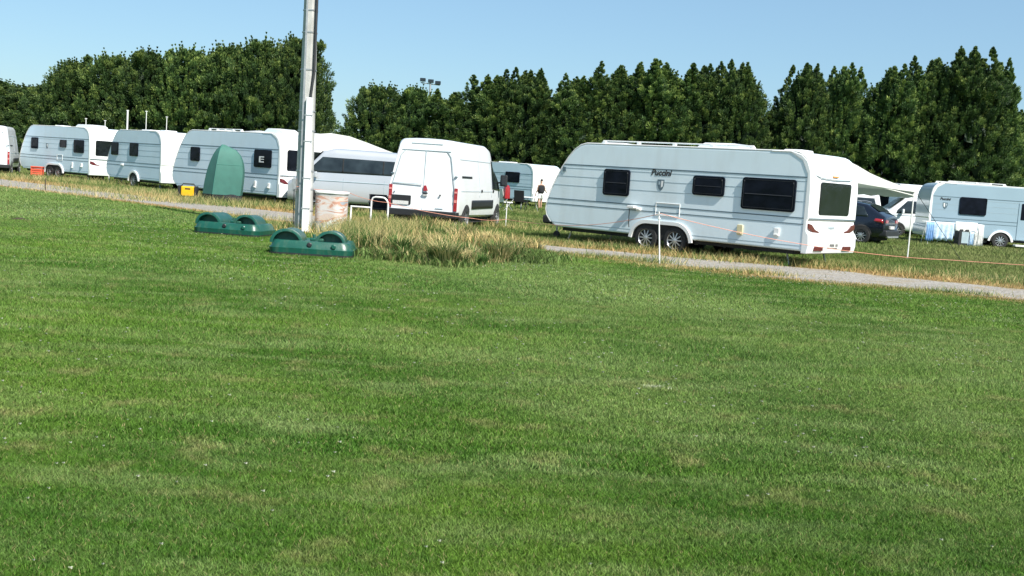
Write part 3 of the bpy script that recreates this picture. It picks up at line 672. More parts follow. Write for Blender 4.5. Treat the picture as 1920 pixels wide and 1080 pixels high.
def panel_van(label, x, y, yaw, W=2.0, H=2.46, group=None, paint='van', wb=(.95, 4.63), sides=(1, -1)):
    rt = thing('panel_van', label, 'van', (x, y, 0), yaw, group)
    h = W/2; k = H/2.46
    lf = Loft([(0, H-.02, h-.02, .42, 1.15, .20, .22), (.12, H, h, .40, 1.15, .17, .2), (3.6, H, h, .36, 1.15, .17, .2), (4.0, H-.07, h, .36, 1.15, .18, .2), (4.25, H-.2, h, .36, 1.15, .2, .22), (4.55, H-.6*k, h, .36, 1.15, .24, .2),
               (4.9, 1.42, h-.02, .36, 1.12, .1, .15), (5.1, 1.28, h-.06, .36, 1.05, .05, .15), (5.4, 1.12, h-.16, .36, .95, .05, .15), (5.5, .95, h-.28, .38, .8, .05, .12)],
              lambda x, z: (.16*max(0, (z-1.0)/1.4)**1.3)*max(0, 1-x/1.2))
    lf.build(M[paint], rt)
    for s in (1, -1):
        lf.patch([(3.85, 1.20), (4.86, 1.14), (4.80, 1.42), (4.44, H-.50), (3.95, H-.44)], s, M['glassg'], rt, 'side_window')
        lf.patch([(1.45, .62), (3.95, .62), (3.95, .87), (1.45, .87)], s, M['black'], rt, 'side_moulding', off=.02)
        for xx in wb:
            lf.patch(arch_poly(xx, .41), s, M['under'], rt, 'wheel_recess', off=.004)
            wheel(rt, xx, s*(h+.01), .335, s, rim='steel', spokes=8)
        for pl in ([(2.35, .95), (2.35, H-.42)], [(3.75, .95), (3.75, H-.45)]):
            lf.patch([(pl[0][0]-.006, pl[0][1]), (pl[0][0]+.006, pl[0][1]), (pl[1][0]+.006, pl[1][1]), (pl[1][0]-.006, pl[1][1])], s, M['trim2'], rt, 'panel_gap', off=.003)
        lf.patch(line_poly([(.35, H-.5), (3.9, H-.5)], .016), s, M['trim2'], rt, 'panel_crease', off=.003)
        lf.patch(line_poly([(.3, 1.12), (4.0, 1.12)], .014), s, M['trim2'], rt, 'panel_crease', off=.003)
        lf.patch(line_poly([(.45, 1.52), (1.55, 1.52)], .055), s, M['black'], rt, 'door_rail', off=.01)
        for xx in (2.5, 3.9): lf.patch(rrect(xx, xx+.14, 1.10, 1.18, .02, 2), s, M['black'], rt, 'door_handle', off=.015)
        mo = MB().box(4.5, 4.62, *sorted((s*(h+.06), s*(h+.28))), 1.3, 1.66).build('mirror', M['black'], rt, bevel=.03)
        MB().box(4.485, 4.499, *sorted((s*(h+.09), s*(h+.25))), 1.34, 1.62).build('mirror_glass', M['glassb'], mo)
        MB().tube([(4.6, s*(h-.05), 1.4), (4.57, s*(h+.1), 1.42)], .025, 6).build('mirror_arm', M['black'], mo)
    # windscreen
    ws = MB(); r1, r2 = lf.at(4.28), lf.at(4.86)
    ws.add([(4.28+.02, -.72, r1[1]+.0), (4.28+.02, .72, r1[1]+.0), (4.9, .86, 1.46), (4.9, -.86, 1.46)], [(0, 1, 2, 3)]); ws.build('windscreen', M['glassg'], rt)
    # rear doors
    E = lambda poly, m, name, d1=.012, bevel=0, d0=-.01: lf.end(poly, 0, -1, M[m], rt, name, d0, d1, bevel)
    hs = h-.02; tw = lambda z: hs-.20*max(0, min(1, (z-1.15)))
    E([(-tw(2.1)+.1, H-.30), (tw(2.1)-.1, H-.30), (tw(2.1)-.1, H-.315), (-tw(2.1)+.1, H-.315)], 'trim2', 'door_gap', .006)
    for s in (-1, 1):
        pl = [(s*(hs-.09), .62), (s*(hs-.08), 1.2), (s*(tw(2.1)-.08), H-.45), (s*(tw(2.1)-.2), H-.31)]
        E([(u, v) for u, v in pl]+[(u-s*.014, v) for u, v in pl[::-1]], 'trim2', 'door_gap', .006)
    E([(.0, .52), (.014, .52), (.014, H-.3), (.0, H-.3)], 'trim2', 'door_gap', .006)
    # pressed panels: left door recess frame (local +y is the left door)
    E([(.04, 1.24), (hs-.08, 1.24), (hs-.08, 1.26), (.04, 1.26)], 'trim2', 'door_crease', .008)
    E(line_poly([(-.45, H-.12), (.45, H-.12)], .018), 'trim2', 'roof_crease', .012)
    E(rrect(.34, hs-.10+.02, .66, .92, .03), 'black', 'plate_recess', .02, .005)
    pb = E(rrect(.40, hs-.14, .66, .76, .01, 2), 'plate', 'number_plate', .03)
    E(rrect(-.14, .0, .99, 1.03, .01, 2), 'black', 'door_handle', .05, .008)
    E(rrect(-.14, .0, .94, .98, .01, 2), 'plate', 'handle_plate', .035, .008)
    E([(-.01, 1.22), (-.08, 1.23), (-.14, 1.08), (-.01, 1.07)], 'red', 'emblem', .02, .004)
    E(rrect(-.52, -.48, .95, 1.0, .01, 2), 'black', 'door_lock', .02)
    E(rrect(-.60, -.38, .60, .62, .006, 2), 'trim2', 'badge', .016)
    E(rrect(hs-.18, hs-.15, .98, 1.02, .01, 2), 'trim', 'door_lock', .02)
    for s in (-1, 1):
        E([(s*(hs-.10), .56), (s*(hs-.0), .56), (s*(hs-.0), 1.20), (s*(hs-.10), 1.20)], 'red', 'tail_light', .02, .01)
        E([(s*(hs-.09), .80), (s*(hs-.01), .80), (s*(hs-.01), .88), (s*(hs-.09), .88)], 'red2', 'reverse_light', .026)
        E([(s*(hs-.09), 1.06), (s*(hs-.01), 1.06), (s*(hs-.01), 1.11), (s*(hs-.09), 1.11)], 'red2', 'turn_lens', .026)
        E(rrect(*sorted((s*(hs-.12), s*(hs-.03))), 1.5, 1.53, .01, 2), 'trim', 'hinge', .03)
    MB().prism([(-h+.0, .36), (h-.0, .36), (h-.0, .54), (-h+.0, .54)], lambda u, v, d: (-.10+d, u, v), 0, .32).build('rear_bumper', M['black'], rt, bevel=.03)
    MB().box(.3, 4.9, -h+.18, h-.18, .20, .42).build('chassis', M['under'], rt)
    for s in (-1, 1): MB().box(5.28, 5.46, *sorted((s*.42, s*.74)), .78, .98).build('headlight', M['wlens'], rt, bevel=.03)
    MB().box(5.40, 5.56, -.72, .72, .36, .62).build('front_bumper', M['black'], rt, bevel=.04)
    return rt
yaw = 1.349; ox, oy = -3.62+1.0*math.sin(yaw), 31.4-1.0*math.cos(yaw)
GV = 'white panel vans'
pv = panel_van('tall white panel van parked in the middle with its rear doors towards the lawn', ox, oy, yaw, 2.04, 2.50, GV)
panel_van('white panel van at the far left edge, only its rear corner showing', -26.8, 56.7, 1.89, 2.0, 2.48, GV)
# teal and white tank hanging under the van
tk = MB().prism(rrect(-.35, .35, .10, .34, .08), lambda u, v, d: (d, u, v), 0, .5).build('water_canister', M['wplast'], None, bevel=.03)
tk.scale = (.8, .75, .8); tk.location = (-1.95, 31.6, 0); tk.rotation_euler = (0, 0, yaw); tag(tk, 'white and teal flat canister lying under the rear of the tall van', 'canister')
MB().prism(rrect(-.3, .25, .20, .33, .05), lambda u, v, d: (-d, u, v), 0, .012).build('teal_patch', M['blue'], tk)

def minibus(label, x, y, yaw, paint='silver', L=4.75, H=1.98, group=None, strip=True):
    rt = thing('minibus', label, 'van', (x, y, 0), yaw, group); h = .95
    lf = Loft([(0, H-.10, h-.06, .42, 1.05, .14, .2), (.1, H-.03, h-.02, .36, 1.08, .14, .2), (3.1, H, h, .33, 1.08, .15, .2), (3.5, H-.1, h, .33, 1.08, .16, .2), (4.15, 1.38, h-.02, .33, 1.05, .12, .15), (4.4, 1.14, h-.08, .33, .98, .05, .12), (4.68, .98, h-.2, .34, .8, .05, .12), (L, .8, h-.34, .38, .7, .03, .1)],
              lambda x, z: .22*max(0, (z-1.0))*max(0, 1-x/.8))
    lf.build(M[paint], rt)
    for s in (1, -1):
        if strip: lf.patch([(.25, H-.80), (3.98, H-.84), (3.92, H-.74), (3.5, H-.30), (.32, H-.32)], s, M['glassg'], rt, 'window_strip')
        else: lf.patch([(3.0, 1.18), (3.95, 1.14), (3.9, 1.3), (3.45, H-.24), (3.05, H-.24)], s, M['glassg'], rt, 'side_window')
        for q in (1.35, 2.75): lf.patch([(q, H-.80), (q+.04, H-.80), (q+.04, H-.32), (q, H-.32)], s, M['under'], rt, 'pillar', off=.013)
        for q in (1.3, 2.72, 3.75): lf.patch([(q, .45), (q+.01, .45), (q+.01, 1.2), (q, 1.2)], s, M['trim2'], rt, 'door_gap', off=.003)
        lf.patch(line_poly([(.2, 1.08), (4.1, 1.06)], .03), s, M['trim2'], rt, 'rail_groove', off=.006)
        for xx in (.95, 3.85):
            lf.patch(arch_poly(xx, .40), s, M['under'], rt, 'wheel_recess', off=.004); wheel(rt, xx, s*h, .33, s, spokes=6)
        E_ = lf.end([(s*(h-.17), .8), (s*(h-.07), .8), (s*(h-.10), 1.25), (s*(h-.2), 1.25)], 0, -1, M['red'], rt, 'tail_light', -.01, .02, .006)
        MB().box(3.62, 3.72, *sorted((s*(h+.02), s*(h+.2))), 1.15, 1.36).build('mirror', M[paint], rt, bevel=.03)
    lf.end(rrect(-.68, .68, 1.18, H-.28, .08), 0, -1, M['glassg'], rt, 'rear_window', -.02, .012)
    lf.end(rrect(-.26, .26, .72, .83, .01, 2), 0, -1, M['plate'], rt, 'number_plate', -.01, .014)
    MB().add([(3.55, -.66, H-.10), (3.55, .66, H-.10), (4.2, .82, 1.40), (4.2, -.82, 1.40)], [(0, 1, 2, 3)]).build('windscreen', M['glassg'], rt)
    MB().prism([(-h+.06, .34), (h-.06, .34), (h-.06, .6), (-h+.06, .6)], lambda u, v, d: (-.08+d, u, v), 0, .2).build('rear_bumper', M[paint], rt, bevel=.04)
    MB().box(.3, L-.5, -.75, .75, .2, .4).build('chassis', M['under'], rt)
    for s in (-1, 1): MB().box(4.45, 4.66, *sorted((s*.42, s*.7)), .7, .86).build('headlight', M['wlens'], rt, bevel=.03)
    return rt
yaw = 3.14; ox, oy = -3.35+.95*math.sin(yaw), 38.9-.95*math.cos(yaw)
minibus('long silver minibus with a dark window strip behind the pole and cabinet', ox, oy, yaw, L=4.55, H=2.18)
minibus('white delivery van with a cab window, parked behind the dark car under the awning', 22.0, 54.0, 3.05, 'van', H=2.0, strip=False)
minibus('white van showing only its roof and tinted glass between main caravan and dark car', 18.0, 56.0, 3.0, 'van', H=2.1)
# dark estate / SUV
def suv(x, y, yaw):
    rt = thing('parked_car', 'dark navy car with red tail light standing beside the big caravan', 'car', (x, y, 0), yaw); h = .93
    lf = Loft([(0, .98, h-.12, .42, .85, .05, .1), (.05, 1.08, h-.06, .36, .9, .06, .1), (.28, 1.22, h-.03, .32, .95, .14, .14), (.75, 1.50, h, .28, .98, .22, .16), (1.2, 1.56, h, .28, .98, .23, .16), (2.3, 1.55, h, .28, .98, .23, .16), (2.9, 1.40, h, .28, .98, .2, .15), (3.45, 1.06, h-.01, .28, .9, .06, .1), (4.2, .94, h-.06, .3, .8, .04, .1), (4.55, .78, h-.25, .34, .65, .04, .1)])
    lf.build(M['navy'], rt)
    for s in (1, -1):
        lf.patch([(.62, 1.04), (3.0, 1.03), (2.75, 1.34), (2.2, 1.45), (1.2, 1.46), (.85, 1.40)], s, M['glassg'], rt, 'side_window')
        for xx in (.85, 3.6):
            lf.patch(arch_poly(xx, .40, .22), s, M['under'], rt, 'wheel_recess', off=.004); wheel(rt, xx, s*(h+.01), .34, s, spokes=10)
        lf.patch([(.0+.06, .82), (.42, .90), (.36, 1.0), (.08, .98)], s, M['red'], rt, 'tail_light', off=.012)
        lf.end([(s*.48, .84), (s*.80, .84), (s*.78, .96), (s*.5, .95)], 0, -1, M['red'], rt, 'tail_light', -.03, .02, .008)
        MB().box(2.85, 2.97, *sorted((s*(h+.0), s*(h+.18))), 1.02, 1.16).build('mirror', M['navy'], rt, bevel=.03)
        MB().tube([(1.0, s*.62, 1.58), (1.2, s*.62, 1.62), (2.3, s*.62, 1.61), (2.5, s*.62, 1.57)], .014, 6).build('roof_rail', M['steel'], rt)
    MB().add([(.30, -.68, 1.27), (.30, .68, 1.27), (.70, .60, 1.50), (.70, -.60, 1.50)], [(0, 1, 2, 3)]).build('rear_window', M['glassg'], rt)
    lf.end(rrect(-.26, .26, .62, .73, .01, 2), 0, -1, M['plate'], rt, 'number_plate', -.02, .05)
    MB().prism(rrect(-.86, .86, .32, .58, .06), lambda u, v, d: (-.09+d, u, v), 0, .3).build('rear_bumper', M['black'], rt, bevel=.04)
    MB().prism(rrect(-.7, .7, .30, .36, .02, 2), lambda u, v, d: (-.11+d, u, v), 0, .1).build('bumper_trim', M['steel'], rt)
    MB().box(.3, 4.2, -.7, .7, .17, .36).build('chassis', M['under'], rt)
    return rt
yaw = 2.55
suv(14.1, 42.3, yaw)

# ------------------------------------------------------------------ awnings
def awning(label, x, y, yaw, W, Hc, s0, s1, depth, outer_h, sec, group):
    """tent roof fixed to the far side of a caravan whose frame is at (x,y,yaw)"""
    rt = thing('awning_tent', label, 'awning', (x, y, 0), yaw, group)
    sec = [(W/2+d, z) for d, z in sec]
    xs = [s0+(s1-s0)*k/10 for k in range(11)]; V = []; F = []; n = len(sec)
    for i, sx in enumerate(xs):
        sag = -.05*abs(math.sin(math.pi*i/2.5))
        V += [(sx, -d, z+(sag if j else 0)) for j, (d, z) in enumerate(sec)]
    F = [(i*n+j, i*n+j+1, (i+1)*n+j+1, (i+1)*n+j) for i in range(10) for j in range(n-1)]
    b = MB(); b.add(V, F); o = b.build('canopy', M['canvas'], rt, smooth=True, auto=80)
    sl = o.modifiers.new('thick', 'SOLIDIFY'); sl.thickness = .012
    # gables with a curved lower hem
    for sx in (s0, s1):
        g = MB(); m = len(sec); low = []
        for j, (d, z) in enumerate(sec):
            q = j/(m-1); low.append((d, min(z-.04, 2.18-.02*math.sin(math.pi*q) - .22*q)))
        g.add([(sx, -d, z) for d, z in sec]+[(sx+.0, -d, z) for d, z in low], [(j, j+1, m+j+1, m+j) for j in range(m-1)])
        o = g.build('gable', M['canvas'], rt); sl = o.modifiers.new('thick', 'SOLIDIFY'); sl.thickness = .01
    v = MB(); nseg = 24
    v.add([(s0+(s1-s0)*k/nseg, -(W/2+depth)-.006, outer_h-.0) for k in range(nseg+1)]+[(s0+(s1-s0)*k/nseg, -(W/2+depth)-.01, outer_h-.2-.05*abs(math.sin(k*1.3))) for k in range(nseg+1)],
          [(k, k+1, nseg+2+k, nseg+1+k) for k in range(nseg)])
    o = v.build('valance', M['canvas'], rt); sl = o.modifiers.new('thick', 'SOLIDIFY'); sl.thickness = .008
    for sx in (s0+.02, (s0+s1)/2, s1-.02):
        MB().tube([(sx, -(W/2+depth)+.03, 0), (sx, -(W/2+depth)+.03, outer_h)], .022, 8).build('pole', M['wplast'], rt)
    MB().tube([(s0+.02, -(W/2+.05), 2.25), (s0+.02, -(W/2+depth)+.03, outer_h-.16)], .016, 6).build('cross_bar', M['wplast'], rt)
    MB().tube([(s0+.02, -(W/2+depth), outer_h), (s0-1.1, -(W/2+depth+1.3), 0)], .008, 4).build('guy_rope', M['black'], rt)
    return rt
GA = 'white awning tents fixed to caravans'
ox, oy = near_origin(6.50, 25.35, 2.424, 2.45)
awning('white awning tent sloping down behind the largest caravan to a thin white pole', ox, oy, 2.424, 2.45, 2.6, .95, 6.2, 6.05, 2.02, [(.01, 2.5), (.6, 2.6), (1.3, 2.62), (2.0, 2.52), (2.9, 2.35), (3.8, 2.23), (4.9, 2.11), (6.05, 2.03)], GA)
ox, oy = near_origin(-8.576, 40.06, 2.441, 2.4)
awning('white awning tent rising behind the silver minibus', ox, oy, 2.441, 2.4, 2.6, 2.0, 6.6, 6.2, 2.1, [(.01, 2.5), (.7, 2.75), (1.6, 2.86), (2.6, 2.8), (3.6, 2.6), (4.6, 2.38), (5.4, 2.22), (6.2, 2.11)], GA)

# ------------------------------------------------------------------ utility pole
up = thing('utility_pole', 'tall grey concrete pole with a white cable cover strapped to it', 'pole', (-5.0, 26.35, 0))
up.rotation_euler = (0, R(-.8), 0)
pl = MB(); HT = 9.5
for z0, z1 in ((0, HT),):
    def octo(hx, hy, z): return [(hx, hy*.45, z), (hx*.45, hy, z), (-hx*.45, hy, z), (-hx, hy*.45, z), (-hx, -hy*.45, z), (-hx*.45, -hy, z), (hx*.45, -hy, z), (hx, -hy*.45, z)]
    pl.add(octo(.20, .22, 0)+octo(.105, .13, HT), [(k, (k+1) % 8, 8+(k+1) % 8, 8+k) for k in range(8)]+[tuple(range(8)), tuple(range(8, 16))])
pl.build('shaft', M['concrete'], up, bevel=.01)
rib = MB(); rib.add([(-.085, -.235, .02), (-.03, -.235, .02), (-.03, -.20, .02), (-.085, -.20, .02), (-.05, -.145, HT), (-.02, -.145, HT), (-.02, -.12, HT), (-.05, -.12, HT)], [(0, 1, 2, 3), (4, 5, 6, 7), (0, 1, 5, 4), (1, 2, 6, 5), (2, 3, 7, 6), (3, 0, 4, 7)])
rib.build('earth_strap', M['steel'], up)
cc = MB().prism([(.02, .02), (.185, .02), (.155, 3.12), (.02, 3.12)], lambda u, v, d: (u, -.25+v*.018-d, v), -.06, .10).build('cable_cover', M['pvc'], up, bevel=.02)
MB().tube([(.10, -.22, 2.9), (.11, -.2, 3.2), (.16, -.17, 3.7), (.165, -.15, 5.0), (.17, -.13, 6.8), (.155, -.12, HT)], .032, 8).build('cable', M['black'], up)
for z in (.5, 1.0, 1.42, 2.35, 2.8, 3.75, 4.6, 5.1):
    hx = .20-.01*z; b = MB(); q = octo(hx+.012, .22-.0095*z+.012, z); b.add(q+[(a, c, e+.03) for a, c, e in q], [(k, (k+1) % 8, 8+(k+1) % 8, 8+k) for k in range(8)])
    b.build('strap', M['steel'], up)
for z in (.55, 1.25, 2.1, 2.7):
    MB().box(.0, .20-.008*z, -.355+.018*z, -.34+.018*z, z, z+.03).build('cover_clip', M['steel'], up)
MB().box(-.26, -.17, -.2, .0, .95, 1.25).build('junction_box', M['steel'], up, bevel=.01)
MB().tube([(-.2, -.2, .02), (-.2, -.21, 1.0)], .012, 6).build('earth_wire', M['black'], up)

# ------------------------------------------------------------------ concrete cabinet with orange poster
def poster_mat():
    m = bpy.data.materials.new('faded_orange_poster'); m.use_nodes = True; t = m.node_tree; b = t.nodes['Principled BSDF']; b.inputs['Roughness'].default_value = .6
    tc = t.nodes.new('ShaderNodeTexCoord'); mp = t.nodes.new('ShaderNodeMapping'); mp.inputs['Scale'].default_value = (.6, .6, 2.2); mp.inputs['Rotation'].default_value = (0, R(18), 0)
    n = t.nodes.new('ShaderNodeTexNoise'); n.inputs['Scale'].default_value = 2.2; n.inputs['Detail'].default_value = 3; n.inputs['Distortion'].default_value = .8
    t.links.new(tc.outputs['Object'], mp.inputs[0]); t.links.new(mp.outputs[0], n.inputs['Vector'])
    r = t.nodes.new('ShaderNodeValToRGB'); r.color_ramp.interpolation = 'CONSTANT'; e = r.color_ramp.elements
    e[0].color = (.30, .33, .36, 1); e[1].position = .40; e[1].color = (.46, .25, .18, 1)
    for p, c in ((.47, (.55, .44, .38, 1)), (.53, (.55, .52, .50, 1)), (.58, (.42, .24, .18, 1)), (.64, (.62, .60, .58, 1))): e.new(p).color = c
    t.links.new(n.outputs[0], r.inputs[0]); t.links.new(r.outputs[0], b.inputs['Base Color']); return m
cb = thing('service_cabinet', 'waist-high rounded box with faded orange and white pictures on its sides beside the pole', 'cabinet', (-4.38, 26.5, 0), R(-12))
MB().prism(rrect(-.36, .36, -.3, .3, .22, 8), lambda u, v, d: (u, v, d), 0, .93).build('housing', M['concrete'], cb, bevel=.01)
MB().prism(rrect(-.385, .385, -.325, .325, .24, 8), lambda u, v, d: (u, v, d), .93, 1.0).build('lid', M['wplast'], cb, bevel=.03)
PM = poster_mat()
rc = rrect(-.363, .363, -.303, .303, .223, 8); rc = rc[16:34]+rc[34:36]+rc[:1]
pw = MB(); pw.add([(u, v, .24) for u, v in rc]+[(u, v, .88) for u, v in rc], [(k, k+1, len(rc)+k+1, len(rc)+k) for k in range(len(rc)-1)]); pw.build('wrapped_poster', PM, cb, smooth=True, auto=50)
MB().add([(-.12, -.309, .12), (-.06, -.309, .05), (.14, -.309, .24), (.14, -.309, .36)], [(0, 1, 2, 3)]).build('white_stripe', M['wplast'], cb)

# ------------------------------------------------------------------ green plastic tubs
def tub(label, x, y, rz):
    rt = thing('plastic_tub', label, 'plastic tub', (x, y, 0), rz, 'upturned green plastic tubs on the lawn')
    def rr(hx, hy, r, z): return [(u, v, z) for u, v in rrect(-hx, hx, -hy, hy, r, 4)]
    rings = [rr(.72, .55, .16, .03), rr(.73, .56, .16, .10), rr(.735, .565, .16, .13), rr(.71, .54, .16, .135), rr(.69, .52, .15, .20), rr(.655, .49, .14, .255), rr(.60, .44, .12, .262), rr(.55, .39, .1, .235)]
    n = len(rings[0]); b = MB()
    b.add([p for q in rings for p in q], [(i*n+k, i*n+(k+1) % n, (i+1)*n+(k+1) % n, (i+1)*n+k) for i in range(len(rings)-1) for k in range(n)]+[tuple((len(rings)-1)*n+k for k in range(n)), tuple(range(n))[::-1]])
    b.build('base', M['green'], rt, smooth=True, auto=30)
    MB().prism(rrect(-.725, .725, -.555, .555, .16), lambda u, v, d: (u, v, d), 0, .045).build('rim', M['black'], rt)
    # two half-round housings, hollow towards the front
    for cx, cyy, r, y0, y1 in ((-.44, 0, .27, -.42, .40), (.30, .1, .26, -.20, .42)):
        h_ = MB(); N = 16
        sc = lambda a, rr_: (cx+rr_*math.cos(a), .20+rr_*.88*math.sin(a))
        A = [math.pi*k/N for k in range(N+1)]
        V = []
        for yy, rr_ in ((y0, r), (y0+.01, r+.02), (y0+.05, r+.01), (y1-.08, r), (y1, r*.86)):
            V += [(sc(a, rr_)[0], yy, sc(a, rr_)[1]) for a in A]
        m = N+1
        F = [(i*m+k, i*m+k+1, (i+1)*m+k+1, (i+1)*m+k) for i in range(4) for k in range(N)]+[tuple(4*m+k for k in range(m))]
        # inner wall of the front recess
        q = len(V); V += [(sc(a, r-.035)[0], y0, sc(a, r-.035)[1]) for a in A]+[(sc(a, r-.05)[0], y0+.14, sc(a, r-.05)[1]) for a in A]
        F += [(k, k+1, q+k+1, q+k) for k in range(N)]+[(q+k, q+k+1, q+m+k+1, q+m+k) for k in range(N)]+[tuple(q+m+k for k in range(m))]
        h_.add(V, F); h_.build('half_round_housing', M['green'], rt, smooth=True, auto=40)
    MB().box(-.06, .18, -.18, .34, .24, .30).build('saddle', M['green'], rt, bevel=.02)
    for a, z in ((-.02, .20), (.40, .19)):
        MB().lathe([(.001, .0), (.038, .0), (.045, .012), (.03, .03), (.001, .03)], lambda p, q, d: (a+p, -.535-d*.6+(z-.2), z+q), 12).build('plug', M['black'] if a < 0 else M['green'], rt)
    MB().tube([(.0, -.1, .24), (.0, -.1, .36)], .03, 8).build('peg', M['green'], rt)
    return rt
tub('nearer green plastic tub with two half-round humps, in front of the pole', -3.58, 20.0, R(3))
tub('farther green plastic tub with two half-round humps, left of the pole', -5.98, 23.9, R(-9))

# ------------------------------------------------------------------ hoop barrier and low rail, stakes, tape
hb = thing('hoop_barrier', 'white tubular hoop barrier standing in the tall grass by the van', 'barrier', (-3.45, 30.0, 0))
P_ = [(0, 0, 0), (0, 0, .62)]+[(-.16+.16*math.cos(R(a)), 0, .62+.22*math.sin(R(a))) for a in (20, 45, 70, 90)]+[(-.34, .03, .845), (-.42, .05, .82), (-.46, .06, .74), (-.46, .06, 0)]
MB().tube(P_, .024, 8).build('hoop', M['wplast'], hb, smooth=True)
lr = MB().tube([(-.46, 0, .0), (-.46, 0, .50), (.10, .02, .50), (.1, .02, 0)], .03, 8).build('low_rail', M['wplast'], None, smooth=True)
lr.location = (-4.2, 31.5, .12); lr.location.z = 0; tag(lr, 'low pale horizontal rail between the cabinet and the van', 'rail')
G_S = 'thin stakes that carry the barrier tape'
def stake(x, y, h, label, m='wplast', r=.012, tilt=(0, 0)):
    b = MB().tube([(0, 0, -.02), (tilt[0], tilt[1], h)], [r, r*.9], 8)
    b.tube([(tilt[0]*.86, tilt[1], h*.86), (tilt[0]*.88, tilt[1], h*.88)], r*1.8, 8)
    o = b.build('stake', M[m], None, smooth=True); o.location = (x, y, 0); return tag(o, label, 'stake', G_S)
stake(3.07, 23.56, 1.10, 'tall thin white stake in front of the wheels of the largest caravan', tilt=(-.10, 0), r=.016)
stake(-.33, 34.9, .78, 'thin white stake at the front wheel of the tall van', r=.016)
stake(-19.7, 54.0, .80, 'thin white stake in front of the short caravan', r=.02)
stake(-17.1, 40.6, .45, 'short dark stake at the edge of the path on the left', 'bark', .02)
def tape(pts, sag, w_=.014):
    b = MB()
    for (a, c), sg in zip(zip(pts[:-1], pts[1:]), sag):
        a = Vector(a); c = Vector(c); q = []
        for k in range(13):
            t = k/12; p = a.lerp(c, t); p.z -= sg*4*t*(1-t); q.append(p)
        b.tube(q, w_, 5)
    return b
tp = tape([(-5.15, 26.1, 1.06), (-4.2, 27.6, .98), (-3.47, 29.95, .72), (-1.15, 30.6, .42), (-.33, 34.85, .30), (1.0, 30.0, .42), (3.0, 23.52, 1.06), (7.0, 24.3, .52), (11.3, 29.4, .22), (20, 33, .1)], [.02, .05, .05, .04, .02, .10, .06, .03, .02], .007)
tag(tp.build('barrier_tape', M['tape'], None), 'orange-red barrier tape strung from the pole past the caravans', 'tape')

# ------------------------------------------------------------------ pod tent, generator, crate and small things
pt = thing('pod_tent', 'tall narrow green pod tent with a black skirt in front of a caravan', 'tent', (-10.42, 39.7, 0), 0); pt.scale = (.75, .9, .95)
def podring(z):   # corner ridge, wide base, rounded top
    q = max(0, (z-.34)/1.85); a = .62*max(0, 1-q**2.4)**.62; b = 1.22*max(0, 1-q**4)**.55; rx = -.34+.22*q; k = max(0, 1-q**3)**.5
    return [(rx, -.55*k, z), (rx+b, -.25*k, z), (rx+b*.9, .5*k, z), (rx-a*.7, .55*k, z), (rx-a, -.05*k, z)]
zz = [.34+1.85*k/10 for k in range(11)]; zz[-1] = 2.185
rg = [podring(z) for z in zz]
fr_ = MB(); fr_.add([r_[i] for r_ in rg for i in (0, 1, 2)], [(j*3+i, j*3+i+1, (j+1)*3+i+1, (j+1)*3+i) for j in range(10) for i in range(2)])
fr_.build('front_panel', M['tent'], pt, smooth=True, auto=40)
bk = MB(); bk.add([r_[i] for r_ in rg for i in (2, 3, 4, 0)], [(j*4+i, j*4+i+1, (j+1)*4+i+1, (j+1)*4+i) for j in range(10) for i in range(3)])
bk.build('side_panel', M['tent'], pt, smooth=True, auto=40)
MB().tube([r_[0] for r_ in rg], .016, 5).build('ridge_seam', M['tentd'], pt)
MB().tube([rg[6][0], rg[6][1]], .012, 5).build('cross_seam', M['tentd'], pt)
b0 = podring(.34); sk_ = MB(); low = [(x*1.0, y*1.0, .10) for x, y, z in b0]; n = 5
sk_.add(b0+low, [(k, (k+1) % n, n+(k+1) % n, n+k) for k in range(n)]+[tuple(range(n)), tuple(range(n, 2*n))]); sk_.build('skirt', M['cloth_black'], pt)
gen = thing('generator', 'small yellow generator with dark ends left of the green pod tent', 'generator', (-12.45, 42.4, 0), R(5))
MB().box(-.24, .24, -.2, .2, .08, .46).build('cover', M['yellow'], gen, bevel=.04)
MB().box(-.36, -.25, -.2, .2, .06, .48).build('end_cap', M['black'], gen, bevel=.03); MB().box(.25, .34, -.2, .2, .06, .48).build('end_cap', M['black'], gen, bevel=.03)
MB().tube([(-.25, 0, .46), (-.2, 0, .55), (.2, 0, .55), (.25, 0, .46)], .02, 6).build('handle', M['black'], gen)
MB().box(-.09, .11, -.206, -.202, .34, .39).build('panel_mark', M['black'], gen)
MB().box(-.2, .2, -.15, .15, 0.0, .08).build('feet', M['black'], gen)
cr = thing('crate', 'orange-red plastic crate in the grass at the left', 'crate', (-24.35, 56.8, 0), R(10))
b = MB(); b.box(-.26, .26, -.2, .2, .0, .04)
for s in (-1, 1):
    for z in (.06, .16, .26, .36, .46): b.box(-.26, .26, *sorted((s*.2, s*.18)), z, z+.07); b.box(*sorted((s*.26, s*.24)), -.2, .2, z, z+.07)
    for t in (-1, 1): b.box(*sorted((s*.27, s*.23)), *sorted((t*.21, t*.17)), 0, .54)
b.build('slatted_sides', M['coral'], cr); MB().prism(rrect(-.3, .3, -.24, .24, .06), lambda u, v, d: (u, v, d), .52, .56).build('rim', M['coral'], cr)
bag = MB()
for j, (rr_, z) in enumerate(((.30, .0), (.36, .1), (.33, .22), (.2, .32), (.06, .36))):
    bag.v += [(rr_*1.2*math.cos(2*math.pi*k/12)*random.uniform(.9, 1.1), rr_*.7*math.sin(2*math.pi*k/12)*random.uniform(.9, 1.1), z) for k in range(12)]
bag.f = [(j*12+k, j*12+(k+1) % 12, (j+1)*12+(k+1) % 12, (j+1)*12+k) for j in range(4) for k in range(12)]
o = bag.build('bin_bag', M['cloth_black'], None, smooth=True, auto=60); o.location = (-9.95, 39.1, 0); tag(o, 'dark bag slumped at the right foot of the green pod tent', 'bag')
